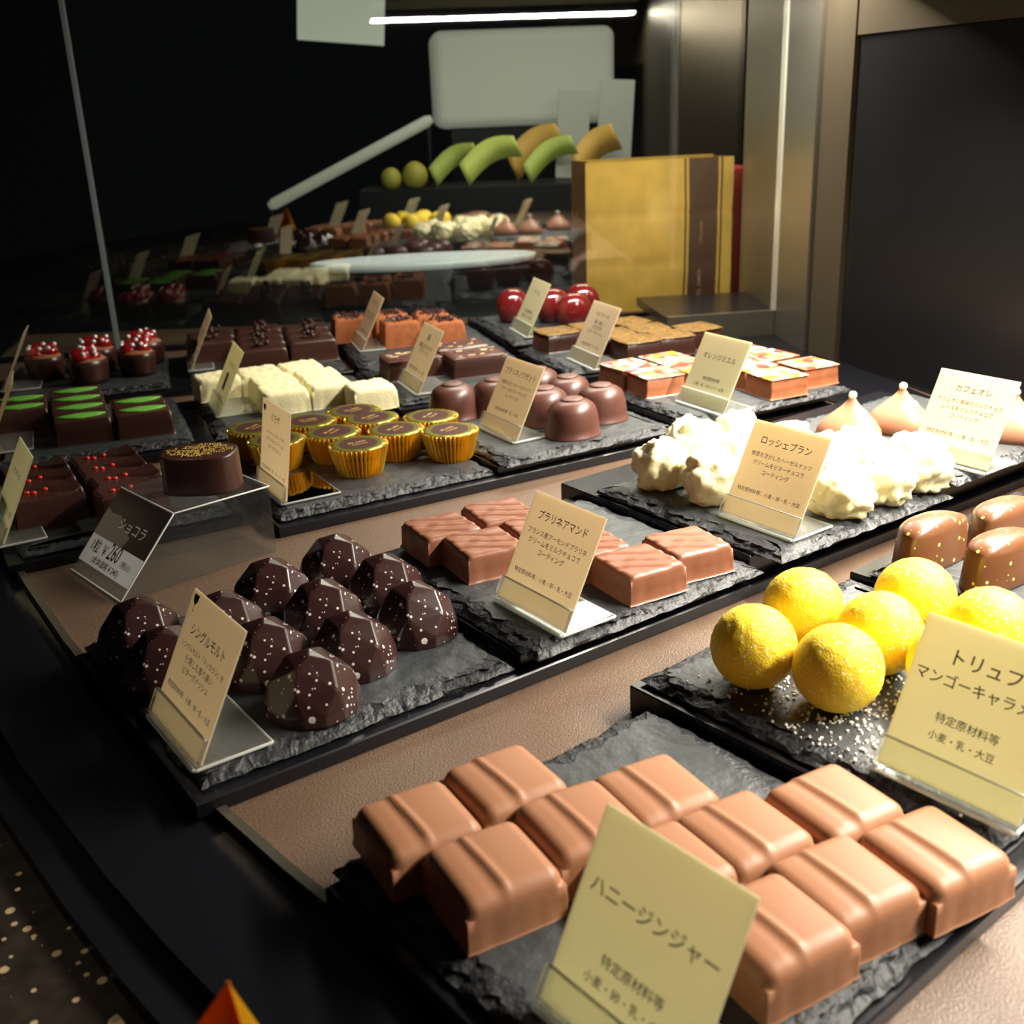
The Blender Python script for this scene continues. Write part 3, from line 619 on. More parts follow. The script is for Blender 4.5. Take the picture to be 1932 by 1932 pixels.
# yellow truffles and their sugar
def ball_mesh(r, material, amp, seed):
    bm = bmesh.new(); bmesh.ops.create_icosphere(bm, subdivisions=5, radius=r)
    for v in bm.verts: v.co *= 1 + amp * noise.noise(v.co * 5 + Vector((seed, 0, 0))) + amp * .6 * noise.noise(v.co * 18); v.co.z = max(v.co.z, -r * .97) + r * .97
    return bm_me('ball', bm, material, True)
ym = [ball_mesh(1.26, yellow, .014, i) for i in range(2)]; L = 'round yellow sugared truffle, '
place('yellow_truffle', 'truffle', 'mang', [(2.1, 2.0), (2.75, 4.45), (5.3, 1.4), (5.45, 4.05), (8.4, 3.4), (8.0, 6.1), (5.1, 6.6)], lambda k: [('body', ym[k % 2])],
      [L + s for s in ('leftmost one', 'front one, nearest the camera', 'at the back, second from the left', 'in the middle, touching the card from behind', 'furthest back on the right', 'rightmost, above the pale card', 'mostly hidden behind the left edge of the card')], 'yellow truffles', jit=3)
bm = bmesh.new()
for k in range(900):
    u = random.gauss(3.2, 2.0); v = random.gauss(4.6, 2.4)
    if not (.6 < u < 10.2 and .6 < v < 10.2): continue
    s = random.uniform(.02, .05); mt_ = Matrix.Translation((u, -v, s * .7)) @ Matrix.Rotation(random.uniform(0, 6), 4, (random.random(), random.random(), 1))
    bmesh.ops.create_cube(bm, size=s * 1.6, matrix=mt_)
tag(link('sugar_grains', bm_me('sugar', bm, mat('sugar', (.88, .86, .78), .3)), None, at('mang', 0, 0), (0, 0, rz('mang'))), 'loose white sugar grains around the yellow truffles', 'sugar', None, 'stuff')

# gold foil cups
def cup_mesh():
    n = 76; Ls = []
    def pl(amp): return lambda a: amp * (1 if round(a / (2 * math.pi) * n) % 2 else -1)
    for r, z, amp in ((1.02, 0, .03), (1.05, .08, .07), (1.17, .55, .095), (1.29, 1.05, .10), (1.39, 1.44, .10)): Ls.append(circ(r, z, n, wav=pl(amp)))
    Ls.append(circ(1.36, 1.45, n, wav=pl(.07))); Ls.append(circ(1.28, 1.30, n))
    return rings('foil cup', Ls, foil, True, False, False)
cupm = cup_mesh()
scal = lambda a: .085 * abs(math.cos(6 * a)) - .06
medm = rings('medallion', [circ(1.33, 1.42, 84, wav=scal), circ(1.37, 1.45, 84, wav=scal), circ(1.34, 1.48, 84, wav=scal), circ(1.12, 1.485, 84)], medal, False, True)
prm = rings('centre print', [circ(.95, 1.487, 48), circ(.95, 1.497, 48)], brownprint, False, True, False)
ringm = rings('ring line', [circ(1.03, 1.487, 48), circ(1.06, 1.491, 48), circ(1.06, 1.487, 48)], brownprint, False, False, False)
letm = lettering('cup lettering', [('BEL AMER', .95, 0, .10, 1), ('Chocolat', .8, 0, -.22, 1)], lambda x, y: (x, y, 1.501), goldprint)
ticm = rings('chocolate in cup', [circ(1.2, .9, 32), circ(1.22, 1.35, 32)], dark2, False, True)
L = 'gold foil cup chocolate with brown oval print, '
place('gold_foil_cup', 'chocolate cup', 'mimo', [(5.0, 7.3), (7.6, 6.05), (9.75, 7.9), (10.15, 4.95), (7.45, 3.25), (7.3, .95 + .35), (4.75, 4.5), (4.55, 1.75), (1.75, 1.2), (1.95, 4.0)],
      [('foil_cup', cupm), ('filling', ticm), ('medallion', medm, [('centre_print', prm), ('ring_line', ringm), ('gold_lettering', letm)])],
      [L + s for s in ('frontmost one in the middle', 'middle of the group, second from the front', 'rightmost at the front, brightest lid', 'at the back right, before the brown domes', 'in the centre, towards the back', 'furthest back, before the creamy squares',
       'just behind the frontmost cup', 'back left, right of the tan card', 'leftmost, behind the tan card', 'partly hidden by the tan card')], 'gold foil cups', rot=.3, jit=.4)

# brown domes with discs
def nois_mesh():
    Ls = [circ(r * 1.5, z, 40, r * 1.3) for r, z in ((1.04, 0), (1.05, .06), (1.0, .12), (.98, .5), (.94, 1.0), (.88, 1.35), (.78, 1.6), (.62, 1.77), (.42, 1.86), (.2, 1.9))]
    return rings('dome', Ls, nutty)
nm_ = nois_mesh(); discm = rings('disc', [circ(.62, 1.84, 32, .52), circ(.63, 1.90, 32, .53), circ(.60, 1.95, 32, .5), circ(.2, 1.955, 32)], mat('matt_disc_chocolate', (.11, .045, .032), .5), True, True)
L = 'oval brown chocolate dome with a flat disc on top, '
place('disc_dome_chocolate', 'chocolate', 'nois', [(5.3, 8.5), (8.15, 7.0), (7.85, 4.2), (5.4, 5.6), (1.9, 1.6), (1.75, 3.6 + .75), (7.5, 1.6), (4.5, 2.6)][:5] + [(4.3, 2.2), (7.5, 1.5)], [('body', nm_), ('disc', discm)],
      [L + s for s in ('frontmost one', 'right one at the front', 'behind the right one', 'right beside the tan card', 'leftmost, behind the gold cups', 'half hidden by the card', 'furthest back')], 'brown disc domes', rot=.1, jit=.2)

# creamy white squares
def crumb(x, y): return .09 * noise.noise(Vector((x * 2.4, y * 2.4, 3))) + .05 * noise.noise(Vector((x * 7, y * 7, 5)))
wm = [block('creamy square', 2.7, 2.55, 1.36, .30, cream, lambda x, y, i=i: crumb(x + 5 * i, y), 29, pinch=.14, foot_w=.02, wav=.03) for i in range(2)]; L = 'creamy powdered white chocolate square, '
place('white_chocolate_square', 'chocolate', 'white', [(1.5, 1.8), (4.2, 1.7), (6.9, 1.6), (4.6, 4.5), (7.4, 4.4), (4.6, 7.25), (7.45, 7.15), (10.0 - .75, 9.8 - .0)][:7] + [(9.6 - .1, 9.2 - .0)], lambda k: [('body', wm[k % 2])],
      [L + s for s in ('leftmost one, left of the pale card', 'at the back, second from the left', 'furthest back right', 'in the middle, behind the front one', 'in the middle row on the right', 'front one, above the foil cups', 'second at the front', 'rightmost one, on its own by the tan card')], 'creamy white squares', rot=.06)

# dark squares with shavings
def curl_mesh(seed):
    rnd = random.Random(seed); V = []; Fs = []
    for k in range(9):
        cx, cy, cz = rnd.uniform(-.5, .5), rnd.uniform(-.4, .4), rnd.uniform(0.12, .38); r = rnd.uniform(.14, .34); a0 = rnd.uniform(0, 6); tilt = rnd.uniform(-1, 1); yaw = rnd.uniform(0, 3.1); wd = rnd.uniform(.07, .15)
        o = len(V); N = 12
        for i in range(N):
            a = a0 + 4.4 * i / (N - 1); p = Vector((r * math.cos(a), 0, r * math.sin(a) * .8)); ax = Vector((0, wd, 0)); rot = Matrix.Rotation(yaw, 3, 'Z') @ Matrix.Rotation(tilt * .6, 3, 'X')
            for s, t in ((1, 1), (-1, 1), (-1, .86), (1, .86)):
                q = rot @ (p * t + ax * s); V.append((q.x + cx, q.y + cy, max(.01, q.z + cz)))
        for i in range(N - 1):
            for j in range(4): a = o + 4 * i + j; b = o + 4 * i + (j + 1) % 4; Fs.append((a, b, b + 4, a + 4))
        Fs += [(o, o + 3, o + 2, o + 1), tuple(o + 4 * (N - 1) + j for j in range(4))]
    return me('shavings', V, Fs, dark2)
cm_ = block('shaving square', 3.3, 2.3, 1.55, .2, dark2, None, 21, pinch=.04); cu = [curl_mesh(i) for i in range(4)]
L = 'dark chocolate square topped with shavings, '
place('shavings_chocolate', 'chocolate', 'curl', [(2.0, 2.2), (1.85, 4.6 - .1), (5.5, 1.5), (5.4, 3.95), (5.3, 6.4), (5.1, 8.85), (9.0, 2.6), (8.85, 5.05), (8.75, 7.5)], lambda k: [('body', cm_), ('shavings', cu[k % 4], None, (.1, 0, 1.55))],
      [L + s for s in ('back one of the left column', 'front one of the left column, behind the tan card', 'furthest back in the middle column', 'second from the back in the middle column', 'second from the front in the middle column', 'front of the middle column',
       'furthest back in the right column', 'middle of the right column', 'front of the right column')], 'dark squares with shavings', jit=.04)

# orange brown nib squares
def nibs_mesh(seed):
    rnd = random.Random(seed); bm = bmesh.new()
    for k in range(70):
        x, y = rnd.gauss(0, .55), rnd.gauss(0, .5)
        if abs(x) > 1.2 or abs(y) > 1.15: continue
        s = rnd.uniform(.10, .24); bmesh.ops.create_cube(bm, size=s, matrix=Matrix.Translation((x, y, s * .3 + rnd.uniform(0, .1))) @ Matrix.Rotation(rnd.uniform(0, 6), 4, (rnd.random(), rnd.random(), rnd.random() + .1)) @ Matrix.Diagonal((1, rnd.uniform(.5, 1), rnd.uniform(.4, .8), 1)))
    return bm_me('nibs', bm, nibm)
nb = block('dusted square', 2.55, 2.5, 1.75, .22, orangec, lambda x, y: .05 * noise.noise(Vector((x * 2, y * 2, 1))), 25, pinch=.1, taper=.12, foot_w=.01, wav=.03); nn = [nibs_mesh(i) for i in range(3)]
L = 'orange brown cocoa dusted square with dark nibs, '
for k, o in enumerate([(1.0, 1.9), (4.0, 2.0), (4.1, 5.2), (6.9, 3.5), (7.05, 6.7)]):
    t = thing('nib_chocolate', L + ('leftmost, behind the tan card', 'back one of the left pair', 'front one of the left pair', 'back one of the right pair', 'front one of the right pair')[k], 'chocolate', at('nib', *o), rz('nib', random.uniform(-.05, .05)),
              [('body', nb), ('nibs', nn[k % 3], None, (0, 0, 1.72))], 'orange brown nib squares')
    for c in t.children:
        if c.name.startswith('nibs'): c['kind'] = 'stuff'

# streaked glossy rectangles
def flake_mesh(seed):
    rnd = random.Random(seed); bm = bmesh.new()
    for k in range(9): bmesh.ops.create_cube(bm, size=1, matrix=Matrix.Translation((rnd.uniform(-1.3, 1.5), rnd.uniform(-1, 1), 0)) @ Matrix.Rotation(rnd.uniform(-.4, .4), 4, 'Z') @ Matrix.Diagonal((rnd.uniform(.15, .5), rnd.uniform(.06, .14), .03, 1)))
    return bm_me('flakes', bm, mat('cream_flake', (.80, .68, .40), .4))
rb = block('streaked block', 3.5, 2.5, 1.25, .09, dark2, None, 21, pinch=.02, foot_w=.02)
rt = block('streaked top', 3.45, 2.45, .1, .05, streak, lambda x, y: .02 * math.sin(9 * y + 2 * x), 25, pinch=.02, foot_w=0)
L = 'dark rectangle with a streaked shiny top, '
place('streaked_chocolate', 'chocolate', 'rect', [(2.5, 4.6), (6.3, 3.0), (6.4, 6.1)], lambda k: [('body', rb), ('streaked_top', rt, None, (0, 0, 1.22)), ('flakes', [flake_mesh(i) for i in range(3)][k], None, (0, 0, 1.33))],
      [L + s for s in ('left one, half behind the tan card', 'back one, with a long cream flake', 'right one at the front')], 'streaked rectangles')

# glossy red balls
rbm = rings('red ball', [circ(r * 1.38, z * 1.25, 40, r * 1.2) for r, z in ((.72, 0), (.86, .25), (.97, .6), (1.0, .95), (.96, 1.25), (.84, 1.55), (.66, 1.78), (.42, 1.94), (.18, 2.0))], redm)
L = 'glossy deep red chocolate ball, '
place('red_ball_chocolate', 'chocolate', 'redball', [(2.5, 3.2), (5.2, 4.8), (5.9, 7.6 - .1), (8.0, 3.7)], [('body', rbm)], [L + s for s in ('leftmost one', 'in the middle, behind the pale card', 'front one on the right', 'furthest back on the right')], 'glossy red balls', jit=.5)

# gold topped squares
gb = block('gold square body', 2.5, 2.45, 1.2, .06, dark, None, 17, pinch=.14, foot_w=.02)
gt = block('gold square top', 2.6, 2.55, .08, .04, goldtop, lambda x, y: .03 * noise.noise(Vector((x * 3, y * 3, 0))), 25, pinch=.24, foot_w=0, wav=.05)
L = 'dark chocolate square with a grainy gold top, '
place('gold_topped_chocolate', 'chocolate', 'gold', [(2.1, 4.2), (4.9, 3.9), (5.1, 6.7), (7.8, 3.8), (7.9, 6.55), (5.4, 9.4), (8.1, 9.25), (10.75, 8.2)], [('body', gb), ('gold_top', gt, None, (0, 0, 1.18))],
      [L + s for s in ('leftmost one, behind the cream card', 'furthest back', 'behind the cream card to the right', 'back one on the right side', 'third from the front on the right', 'front left, right of the cream card', 'front one, by the bright cream card', 'rightmost one')], 'gold topped squares', jit=.14)

# colourful printed squares
ob = block('printed square body', 2.42, 2.38, 1.12, .06, mat('orange_milk_chocolate', (.30, .105, .045), .35, .5, var=(200, (.22, .07, .03), .2)), None, 17, pinch=.06, foot_w=.05)
ot = block('printed top', 2.46, 2.42, .06, .03, transfer, None, 15, pinch=.08, foot_w=0)
L = 'chocolate square with a colourful printed top, '
place('printed_chocolate', 'chocolate', 'orange', [(2.0, 2.85), (2.0, 5.5), (4.7, 5.6), (4.9, 2.9), (9.9, 3.6), (10.0, 6.3), (10.2, 9.3), (7.3, 7.3), (7.1, 10.0)], [('body', ob), ('printed_top', ot, None, (0, 0, 1.1))],
      [L + s for s in ('leftmost one', 'front left, second from the left', 'beside the bright cream card on its left', 'at the back, left of the bright cream card', 'furthest back on the right', 'second in the right column', 'rightmost one at the slate corner', 'right of the bright cream card, behind', 'front one right of the bright cream card')],
      'printed squares', rot=-.05, jit=.08)

# red jelly cups
def ccup():
    Ls = [circ(r, z, 40, r * .86) for r, z in ((1.3, 0), (1.38, .4), (1.48, 1.2), (1.5, 1.6), (1.44, 1.62), (1.38, 1.35))]
    return rings('chocolate cup', Ls, dark, True, False)
def swirl():
    Ls = []
    for r, z, ph in ((1.4, 1.35, 0), (1.32, 1.55, .25), (1.08, 1.70, .5), (.7, 1.80, .8), (.35, 1.85, 1.1)): Ls.append(circ(r, z, 60, r * .86, wav=lambda a, p=ph, r=r: .07 * r * math.cos(10 * (a + p))))
    return rings('swirl', Ls, piping, False, True)
def jel(seed):
    rnd = random.Random(seed); bm = bmesh.new()
    for x, y, z, r in ((-.55, -.1, 1.85, .66), (.4, .35, 1.9, .62), (-.15, .65, 1.85, .5), (.0, -.5, 1.8, .55)):
        bmesh.ops.create_icosphere(bm, subdivisions=3, radius=r, matrix=Matrix.Translation((x + rnd.uniform(-.1, .1), y + rnd.uniform(-.1, .1), z)) @ Matrix.Diagonal((1.1, 1, .8, 1)))
    for v in bm.verts: v.co *= 1 + .05 * noise.noise(v.co * 3 + Vector((seed, 0, 0)))
    return bm_me('jelly', bm, jelly, True)
pearlm = lumps('pearl', .17, pearl, 0, 1, 1, 0, 2, False)
ccm, swm, jm = ccup(), swirl(), [jel(i) for i in range(2)]
L = 'dark chocolate cup with red jelly and silver pearls, '
PS = [(-.2, -.85, 1.98), (.45, -.35, 2.0), (.85, .1, 2.05), (-.05, .15, 2.2), (.35, .75, 2.15), (-.9, -.5, 1.98)]
place('jelly_cup', 'chocolate cup', 'cherry', [(2.6, 4.9), (5.6, 7.7), (8.75, 6.6), (6.0, 3.9), (9.2, 3.2)], lambda k: [('chocolate_cup', ccm), ('cream_swirl', swm), ('red_jelly', jm[k % 2])] + [('pearl', pearlm, None, p) for p in PS],
      [L + s for s in ('leftmost one', 'front one in the middle', 'rightmost at the front', 'behind the middle one', 'furthest back on the right')], 'red jelly cups', jit=1.5)

# dark chocolates with green leaves
def leaf_mesh():
    N = 22; up = []; lo = []
    for i in range(N + 1):
        t = i / N; x = -1.3 + 2.6 * t; h = .60 * math.sin(math.pi * min(1, max(0, (t - .03) / .94))) ** .8 + .035 + .02 * math.sin(17 * t)
        up.append((x, h * .75)); lo.append((x, -h))
    out = up + lo[::-1]
    return rings('leaf', [[(x, y, 0) for x, y in out], [(x, y, .05) for x, y in out], [(x * .96, y * .8, .09) for x, y in out]], greenm)
lb = block('leaf chocolate body', 2.95, 2.05, 1.35, .08, dark2, None, 17, pinch=.02, foot_w=.03); lf = leaf_mesh()
L = 'dark chocolate bar with a green leaf, '
place('leaf_chocolate', 'chocolate', 'leaf', [(1.95, 1.6), (1.95, 3.75), (5.05, 1.15), (5.1, 3.35), (5.15, 5.55), (5.2, 7.75), (8.35, 5.75), (8.45, 8.0)], [('body', lb), ('leaf', lf, None, (0, 0, 1.35))],
      [L + s for s in ('back one of the left column', 'front one of the left column', 'furthest back in the middle column', 'second in the middle column', 'third in the middle column', 'front of the middle column', 'back one on the right', 'front one on the right')], 'green leaf bars', jit=.03)

# dark wavy bars with red dots
wv = lambda x, y: .30 * (x / 1.5) ** 2 * (1 if x > 0 else .4) - .12 * math.exp(-((x - .35 + .9 * y) / .25) ** 2)
db = block('dotted bar body', 2.95, 1.85, 1.35, .1, dark2, wv, 33, pinch=.02, foot_w=.03); dotm = lumps('dot', .12, reddot, 0, 1, .8, 0, 2, False)
L = 'dark wavy chocolate bar with red dots, '
place('dotted_chocolate', 'chocolate', 'reddot', [(5.1, 1.3), (5.1, 3.25), (5.3, 5.2), (5.1, 7.15), (1.9, 1.2), (1.85, 3.15), (1.8, 5.1)], [('body', db)] + [('dot', dotm, None, p) for p in ((-.75, .15, 1.34), (-.48, .0, 1.32), (.05, .32, 1.30))],
      [L + s for s in ('furthest back in the right column', 'second in the right column', 'third in the right column', 'front of the right column, by the price sign', 'back one of the left column', 'middle of the left column', 'front of the left column')], 'red dotted bars', jit=.05)

# ---------------------------------------------------------------- clear block with the price sign and the printed chocolate
BX, BY, BT = -16.69, 44.64, .735          # top back-left corner, yaw
bh, bw, bd, slope = 3.0, 4.35, 4.85, 2.7
V = [(x, y, z) for (x, z) in ((-slope, .02), (bw, .02), (bw, bh), (0, bh)) for y in (0, -bd)]
Fb = [(0, 2, 4, 6), (7, 5, 3, 1), (0, 1, 3, 2), (2, 3, 5, 4), (4, 5, 7, 6), (6, 7, 1, 0)]
bmx = bmesh.new(); vs = [bmx.verts.new(v) for v in V]; [bmx.faces.new([vs[i] for i in f]) for f in Fb]
bmesh.ops.recalc_face_normals(bmx, faces=bmx.faces); bmesh.ops.bevel(bmx, geom=bmx.edges[:], offset=.03, segments=1, affect='EDGES')
SLEN = math.hypot(slope, bh); sx, sz = -slope / SLEN, -bh / SLEN     # downwards along the sloped face
def onslope(x, y, e=.02):                 # x reads left to right, y down from the top edge
    nx, nz_ = sz, -sx                     # outward normal of the sloped face (points left and up)
    return (y * sx + nx * e, -x, bh + y * sz + nz_ * e)
def slope_sheet(nm, pts, e, material): return me(nm, [onslope(x, y, e) for x, y in pts], [tuple(range(len(pts)))], material, False)
paper = slope_sheet('price', [(0.02, .05), (bd - .02, .05), (bd - .02, 3.45), (.02, 3.45)], .015, priceW)
dk = slope_sheet('dark', [(0.02, .05), (bd - .02, .05), (bd - .02, 2.2), (.02, 2.2)], .02, priceD)
tp = slope_sheet('taupe', [(.02, .95), (.6, 1.12), (1.4, 1.05), (2.3, 1.55), (2.9, 1.7), (2.7, 2.2), (.02, 2.2)], .024, priceT)
pw = lettering('white', [('ショコラ', 2.3, 2.75, 0, 1)], lambda x, y: onslope(x, 1.55 - y, .03), text_white)
pt = lettering('price text', [('1粒 ￥', 1.35, 1.15, 0, 1.1), ('260', 1.0, 2.5, -.02, 1.5), ('（税込）', .9, 3.75, -.02, .9)], lambda x, y: onslope(x, 2.85 - y, .03), text_dark)
pt2 = lettering('price text 2', [('(本体価格￥240)', 2.5, 2.3, 0, 1)], lambda x, y: onslope(x, 3.3 - y, .03), text_dark)
rods = [rod(a, b) for a, b in (((0, 0, bh), (0, -bd, bh)), ((0, -bd, bh), (bw, -bd, bh)), ((0, -bd, bh), (-slope, -bd, .05)), ((bw, -bd, bh), (bw, 0, bh)), ((-slope, 0, .05), (-slope, -bd, .05)))]
thing('clear_sign_block', 'clear sloped acrylic block with a brown and white price sign', 'display block', (BX, BY, 0), BT,
      [('block', bm_me('block', bmx, clear_block))] + [('polished_edge', q) for q in rods] + [ ('price_sign', paper, [('dark_panel', dk), ('taupe_panel', tp), ('title_lettering', pw), ('price_lettering', pt), ('small_lettering', pt2)])])
out = []
for i in range(60):
    a = 2 * math.pi * i / 60; c, s = math.cos(a), math.sin(a)
    out.append((1.58 * math.copysign(abs(c) ** .75, c), 1.2 * math.copysign(abs(s) ** .7, s)))
body = rings('printed body', [[(x * k, y * k, z) for x, y in out] for k, z in ((1.03, 0), (1.02, .1), (1, 1.5), (.98, 1.58), (.95, 1.6))], dark2)
rows = [('AMER', 1.1, .25, .72), ('ocolat BEL', 1.95, .2, .48), ('L AMER Choco', 2.6, .15, .22), ('Chocolat BEL AM', 2.95, 0, -.05), ('L AMER Choc', 2.55, -.05, -.31), ('olat BEL', 1.9, -.2, -.56), ('MER', .9, -.1, -.8)]
glet = lettering('gold letters', [(s, wd, cx, by, .8) for s, wd, cx, by in rows], lambda x, y: (x * .95, y * 1.05, 1.612), goldprint)
ca, sa = math.cos(BT), math.sin(BT)
thing('printed_oval_chocolate', 'dark rounded chocolate with gold lettering on the clear block', 'chocolate', (BX + ca * 2.45 + sa * 2.75, BY + sa * 2.45 - ca * 2.75, bh + .005), BT - .75, [('body', body), ('gold_lettering', glet)])

# ---------------------------------------------------------------- behind the end glass
def place_back(s, b): x, y, z = frame_pt(s, 0, b); return x, y
x, y = place_back(14.0, 1.0)
W2, D2, H2 = 6.5, 5.0, 12.7
def bag_y(xx, z, puff):
    t = (xx + W2) / (2 * W2); cre = .10 * (math.exp(-((z - 4.2) / .25) ** 2) + math.exp(-((z - 8.3) / .25) ** 2))
    return -puff * math.sin(math.pi * t) * math.sin(math.pi * z / H2) + cre + .1 * noise.noise(Vector((xx * .5, z * .4, 2)))
def bag_face(nm, x0, x1, yy, material, puff, lift=0, N=13):
    V = []; Mz = 33
    for j in range(Mz):
        z = H2 * j / (Mz - 1)
        for i in range(N):
            xx = x0 + (x1 - x0) * i / (N - 1); V.append((xx, yy + bag_y(xx, z, puff) - lift, z))
    return me(nm, V, [(j * N + i, j * N + i + 1, (j + 1) * N + i + 1, (j + 1) * N + i) for j in range(Mz - 1) for i in range(N - 1)], material)
front = bag_face('front', -W2, W2, 0, kraft, .35); back_ = bag_face('back', -W2, W2, D2, kraft, -.2)
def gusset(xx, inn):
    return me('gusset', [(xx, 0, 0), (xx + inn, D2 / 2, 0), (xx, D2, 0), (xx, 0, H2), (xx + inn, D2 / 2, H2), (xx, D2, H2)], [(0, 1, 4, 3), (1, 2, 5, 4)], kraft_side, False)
band = bag_face('band', 2.5, 5.1, 0, bagband, .35, .05, 7)
bl = [bag_face('line', xx, xx + .16, 0, bagband, .35, .05, 3) for xx in (2.1, 5.35)]
tan = mat('tan_ink', (.35, .2, .12), .5)
blet = lettering('bag letters', [('BEL AMER', 2.6, 0, 0, .8)], lambda a, b: (3.7 - b, bag_y(3.7 - b, 2.2 + a, .35) - .07, 2.2 + a), tan)
blet2 = lettering('bag letters 2', [('Chocolat', 1.9, 0, 0, .8)], lambda a, b: (3.7 - b, bag_y(3.7 - b, 6.6 + a, .35) - .07, 6.6 + a), tan)
thing('paper_bag', 'brown kraft paper bag with a dark band behind the glass', 'bag', (x, y, 0.0), .172,
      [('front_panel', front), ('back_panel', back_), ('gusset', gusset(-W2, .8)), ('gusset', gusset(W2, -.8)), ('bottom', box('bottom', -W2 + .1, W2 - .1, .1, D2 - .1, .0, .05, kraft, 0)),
       ('brown_band', band, [('lettering', blet), ('lettering', blet2)]), ('band_line', bl[0]), ('band_line', bl[1])])
# glowing box and tube in place of reflections, glow panel, porcelain tray, red box
def tilt_box(name, label, cat, c, size, rzv, material, ry=0, bev=.3):
    o = link(name, box(name, -size[0] / 2, size[0] / 2, -size[1] / 2, size[1] / 2, -size[2] / 2, size[2] / 2, material, bev, 3), None, c, (0, ry, rzv))
    return tag(o, label, cat)
thing('reflection_box', 'pale glowing box standing in for a reflection in the end glass', 'reflection', (3.2, 142, -.02), .1,
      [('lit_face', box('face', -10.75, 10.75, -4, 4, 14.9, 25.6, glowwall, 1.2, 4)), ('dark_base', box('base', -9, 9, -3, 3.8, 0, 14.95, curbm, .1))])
tilt_box('glow_panel', 'glowing pale panel hanging at the top of the background', 'panel', (-17.6, 142, 29.6), (10.2, .6, 9.4), .1, glowpanel, .1, .1)
thing('tube_reflection', 'long pale slanting glow standing in for a tube reflected in the glass', 'lamp', (-26.5, 131, 0), 0,
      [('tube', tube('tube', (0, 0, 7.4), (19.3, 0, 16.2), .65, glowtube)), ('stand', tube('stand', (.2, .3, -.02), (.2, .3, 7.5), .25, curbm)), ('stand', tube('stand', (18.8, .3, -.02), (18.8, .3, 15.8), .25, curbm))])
tray_o = [circ(r * 10.8, z, 48, r * 3.6) for r, z in ((.86, 0), (1, .25), (1.02, .9), (.97, .95), (.9, .35))]
tag(link('porcelain_tray', rings('tray', tray_o, bluewhite), None, (-7.6, 108, 3.0), (0, 0, .1)), 'white oval porcelain tray behind the glass', 'tray')
tilt_box('tray_stand', 'black box under the white porcelain tray', 'box', (-7.6, 108, 1.5), (20, 7, 2.98), .1, curbm, 0, .1)
tilt_box('red_box', 'small red paper box behind the kraft bag', 'box', (20.6, 106, 5.65), (5.0, 4.0, 11.3), .17, redbox, 0, .15)
# orange tent card close to the camera on the granite
rnd = [(-.55, 0, 0), (.75, -.1, 0), (.2, 1.1, 0), (.28, .25, 1.9)]
TV = [(0, 0, 5.55), (-4.4, -1.2, 0), (1.3, -1.5, 0), (1.9, .6, 0)]
o1 = me('orange face', [TV[0], TV[1], TV[2]] + [(a, b + .06, c) for a, b, c in (TV[0], TV[1], TV[2])], [(0, 1, 2), (5, 4, 3), (0, 3, 4, 1), (1, 4, 5, 2), (2, 5, 3, 0)], orangepaper, False)
o2 = me('amber face', [TV[0], TV[2], TV[3]] + [(a - .05, b + .03, c) for a, b, c in (TV[0], TV[2], TV[3])], [(0, 1, 2), (5, 4, 3), (0, 3, 4, 1), (1, 4, 5, 2), (2, 5, 3, 0)], yellowpaper, False)
thing('folded_paper_tent', 'blurred orange and amber folded paper corner at the bottom edge', 'paper', (-4.95, 14.2, -1.0), 0, [('orange_face', o1), ('amber_face', o2)])

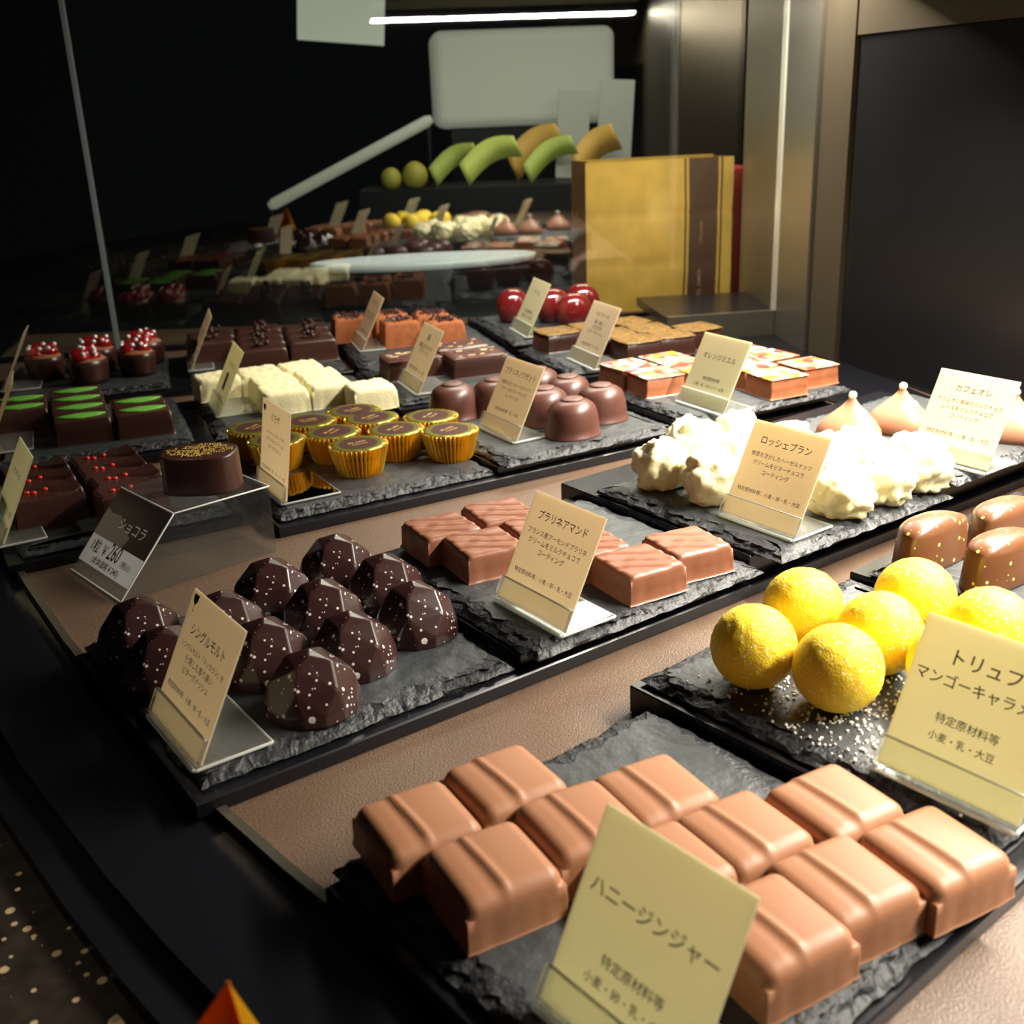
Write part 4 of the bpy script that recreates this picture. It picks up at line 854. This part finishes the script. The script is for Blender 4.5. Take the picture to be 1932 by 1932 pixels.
# bent paper strips, pale cards and a dark shelf further back in the shop
shelf_z = 9.3
tag(link('dark_shelf', box('shelf', -15, 24, 122, 131, -.02, shelf_z, curbm, .1)), 'dark shelf unit far behind the glass', 'shelf')
def bent(name, label, cat, xc, zc, wd, hd, tilt, material, yy=125):
    V = []; N = 14
    for i in range(N):
        t = i / (N - 1); px = (t - .5) * wd; pz = px * math.tan(tilt) + .16 * wd * math.sin(math.pi * t)
        for q in (0, 1):
            for e in (0, .12): V.append((px - q * hd * .35, 1.4 * math.sin(math.pi * t) + e + q * .3, pz + q * hd * .8))
    Fs = []
    for i in range(N - 1):
        k = 4 * i; Fs += [(k, k + 4, k + 6, k + 2), (k + 1, k + 3, k + 7, k + 5), (k, k + 1, k + 5, k + 4), (k + 2, k + 6, k + 7, k + 3)]
    Fs += [(0, 2, 3, 1), (4 * N - 4, 4 * N - 3, 4 * N - 1, 4 * N - 2)]
    zmin = min(v[2] for v in V); V = [(a, b, c - zmin) for a, b, c in V]
    return tag(link(name, me(name, V, Fs, material), None, (xc, yy, shelf_z + .01), (0, 0, .1)), label, cat, 'bent paper strips')
pg = mat('pale_green_paper', (.44, .50, .10), .6); pl_ = mat('lime_paper', (.60, .66, .14), .6); po = mat('soft_orange_paper', (.62, .36, .07), .6)
bent('paper_strip', 'pale green bent paper strip, leftmost of those behind the glass', 'paper strip', -4.2, 0, 5.0, 2.4, .45, pg)
bent('paper_strip', 'bright lime bent paper strip in the middle behind the glass', 'paper strip', -.2, 0, 6.0, 2.8, .42, pl_, 124)
bent('paper_strip', 'green bent paper strip left of the kraft bag top', 'paper strip', 6.1, 0, 5.2, 2.4, .5, pg, 123.2)
bent('paper_strip', 'soft orange bent paper strip behind the green ones', 'paper strip', 5.0, 0, 5.6, 3.6, .5, po, 127.5)
bent('paper_strip', 'soft orange bent paper strip standing on the right', 'paper strip', 11.4, 0, 4.4, 3.4, .6, po, 125)
for k, (xc, wd, hh) in enumerate(((8.2, 3.6, 9.4), (12.9, 3.9, 10.2))):
    tag(link('pale_card', box('card', -wd / 2, wd / 2, -.1, .1, 0, hh, mat('grey_white_card', (.50, .50, .47), .6), .03), None, (xc, 129.5, shelf_z + .01), (0, .06, .1)),
        ('pale blank card on the far shelf, the lower one', 'pale blank card on the far shelf, the taller right one')[k], 'card', 'pale cards on the shelf')
for k, xc in enumerate((-11.6, -9.0)):
    o = link('yellow_fruit', lumps('fruit', 1.15 + .25 * k, mat('yellow_green_rind', (.42, .36, .05), .5), .06, 1.3, 1.1, k + 3, 3, False), None, (xc, 124, shelf_z + .01))
    tag(o, ('smaller yellow fruit on the far shelf', 'larger yellow fruit on the far shelf')[k], 'fruit', 'fruit on the shelf')
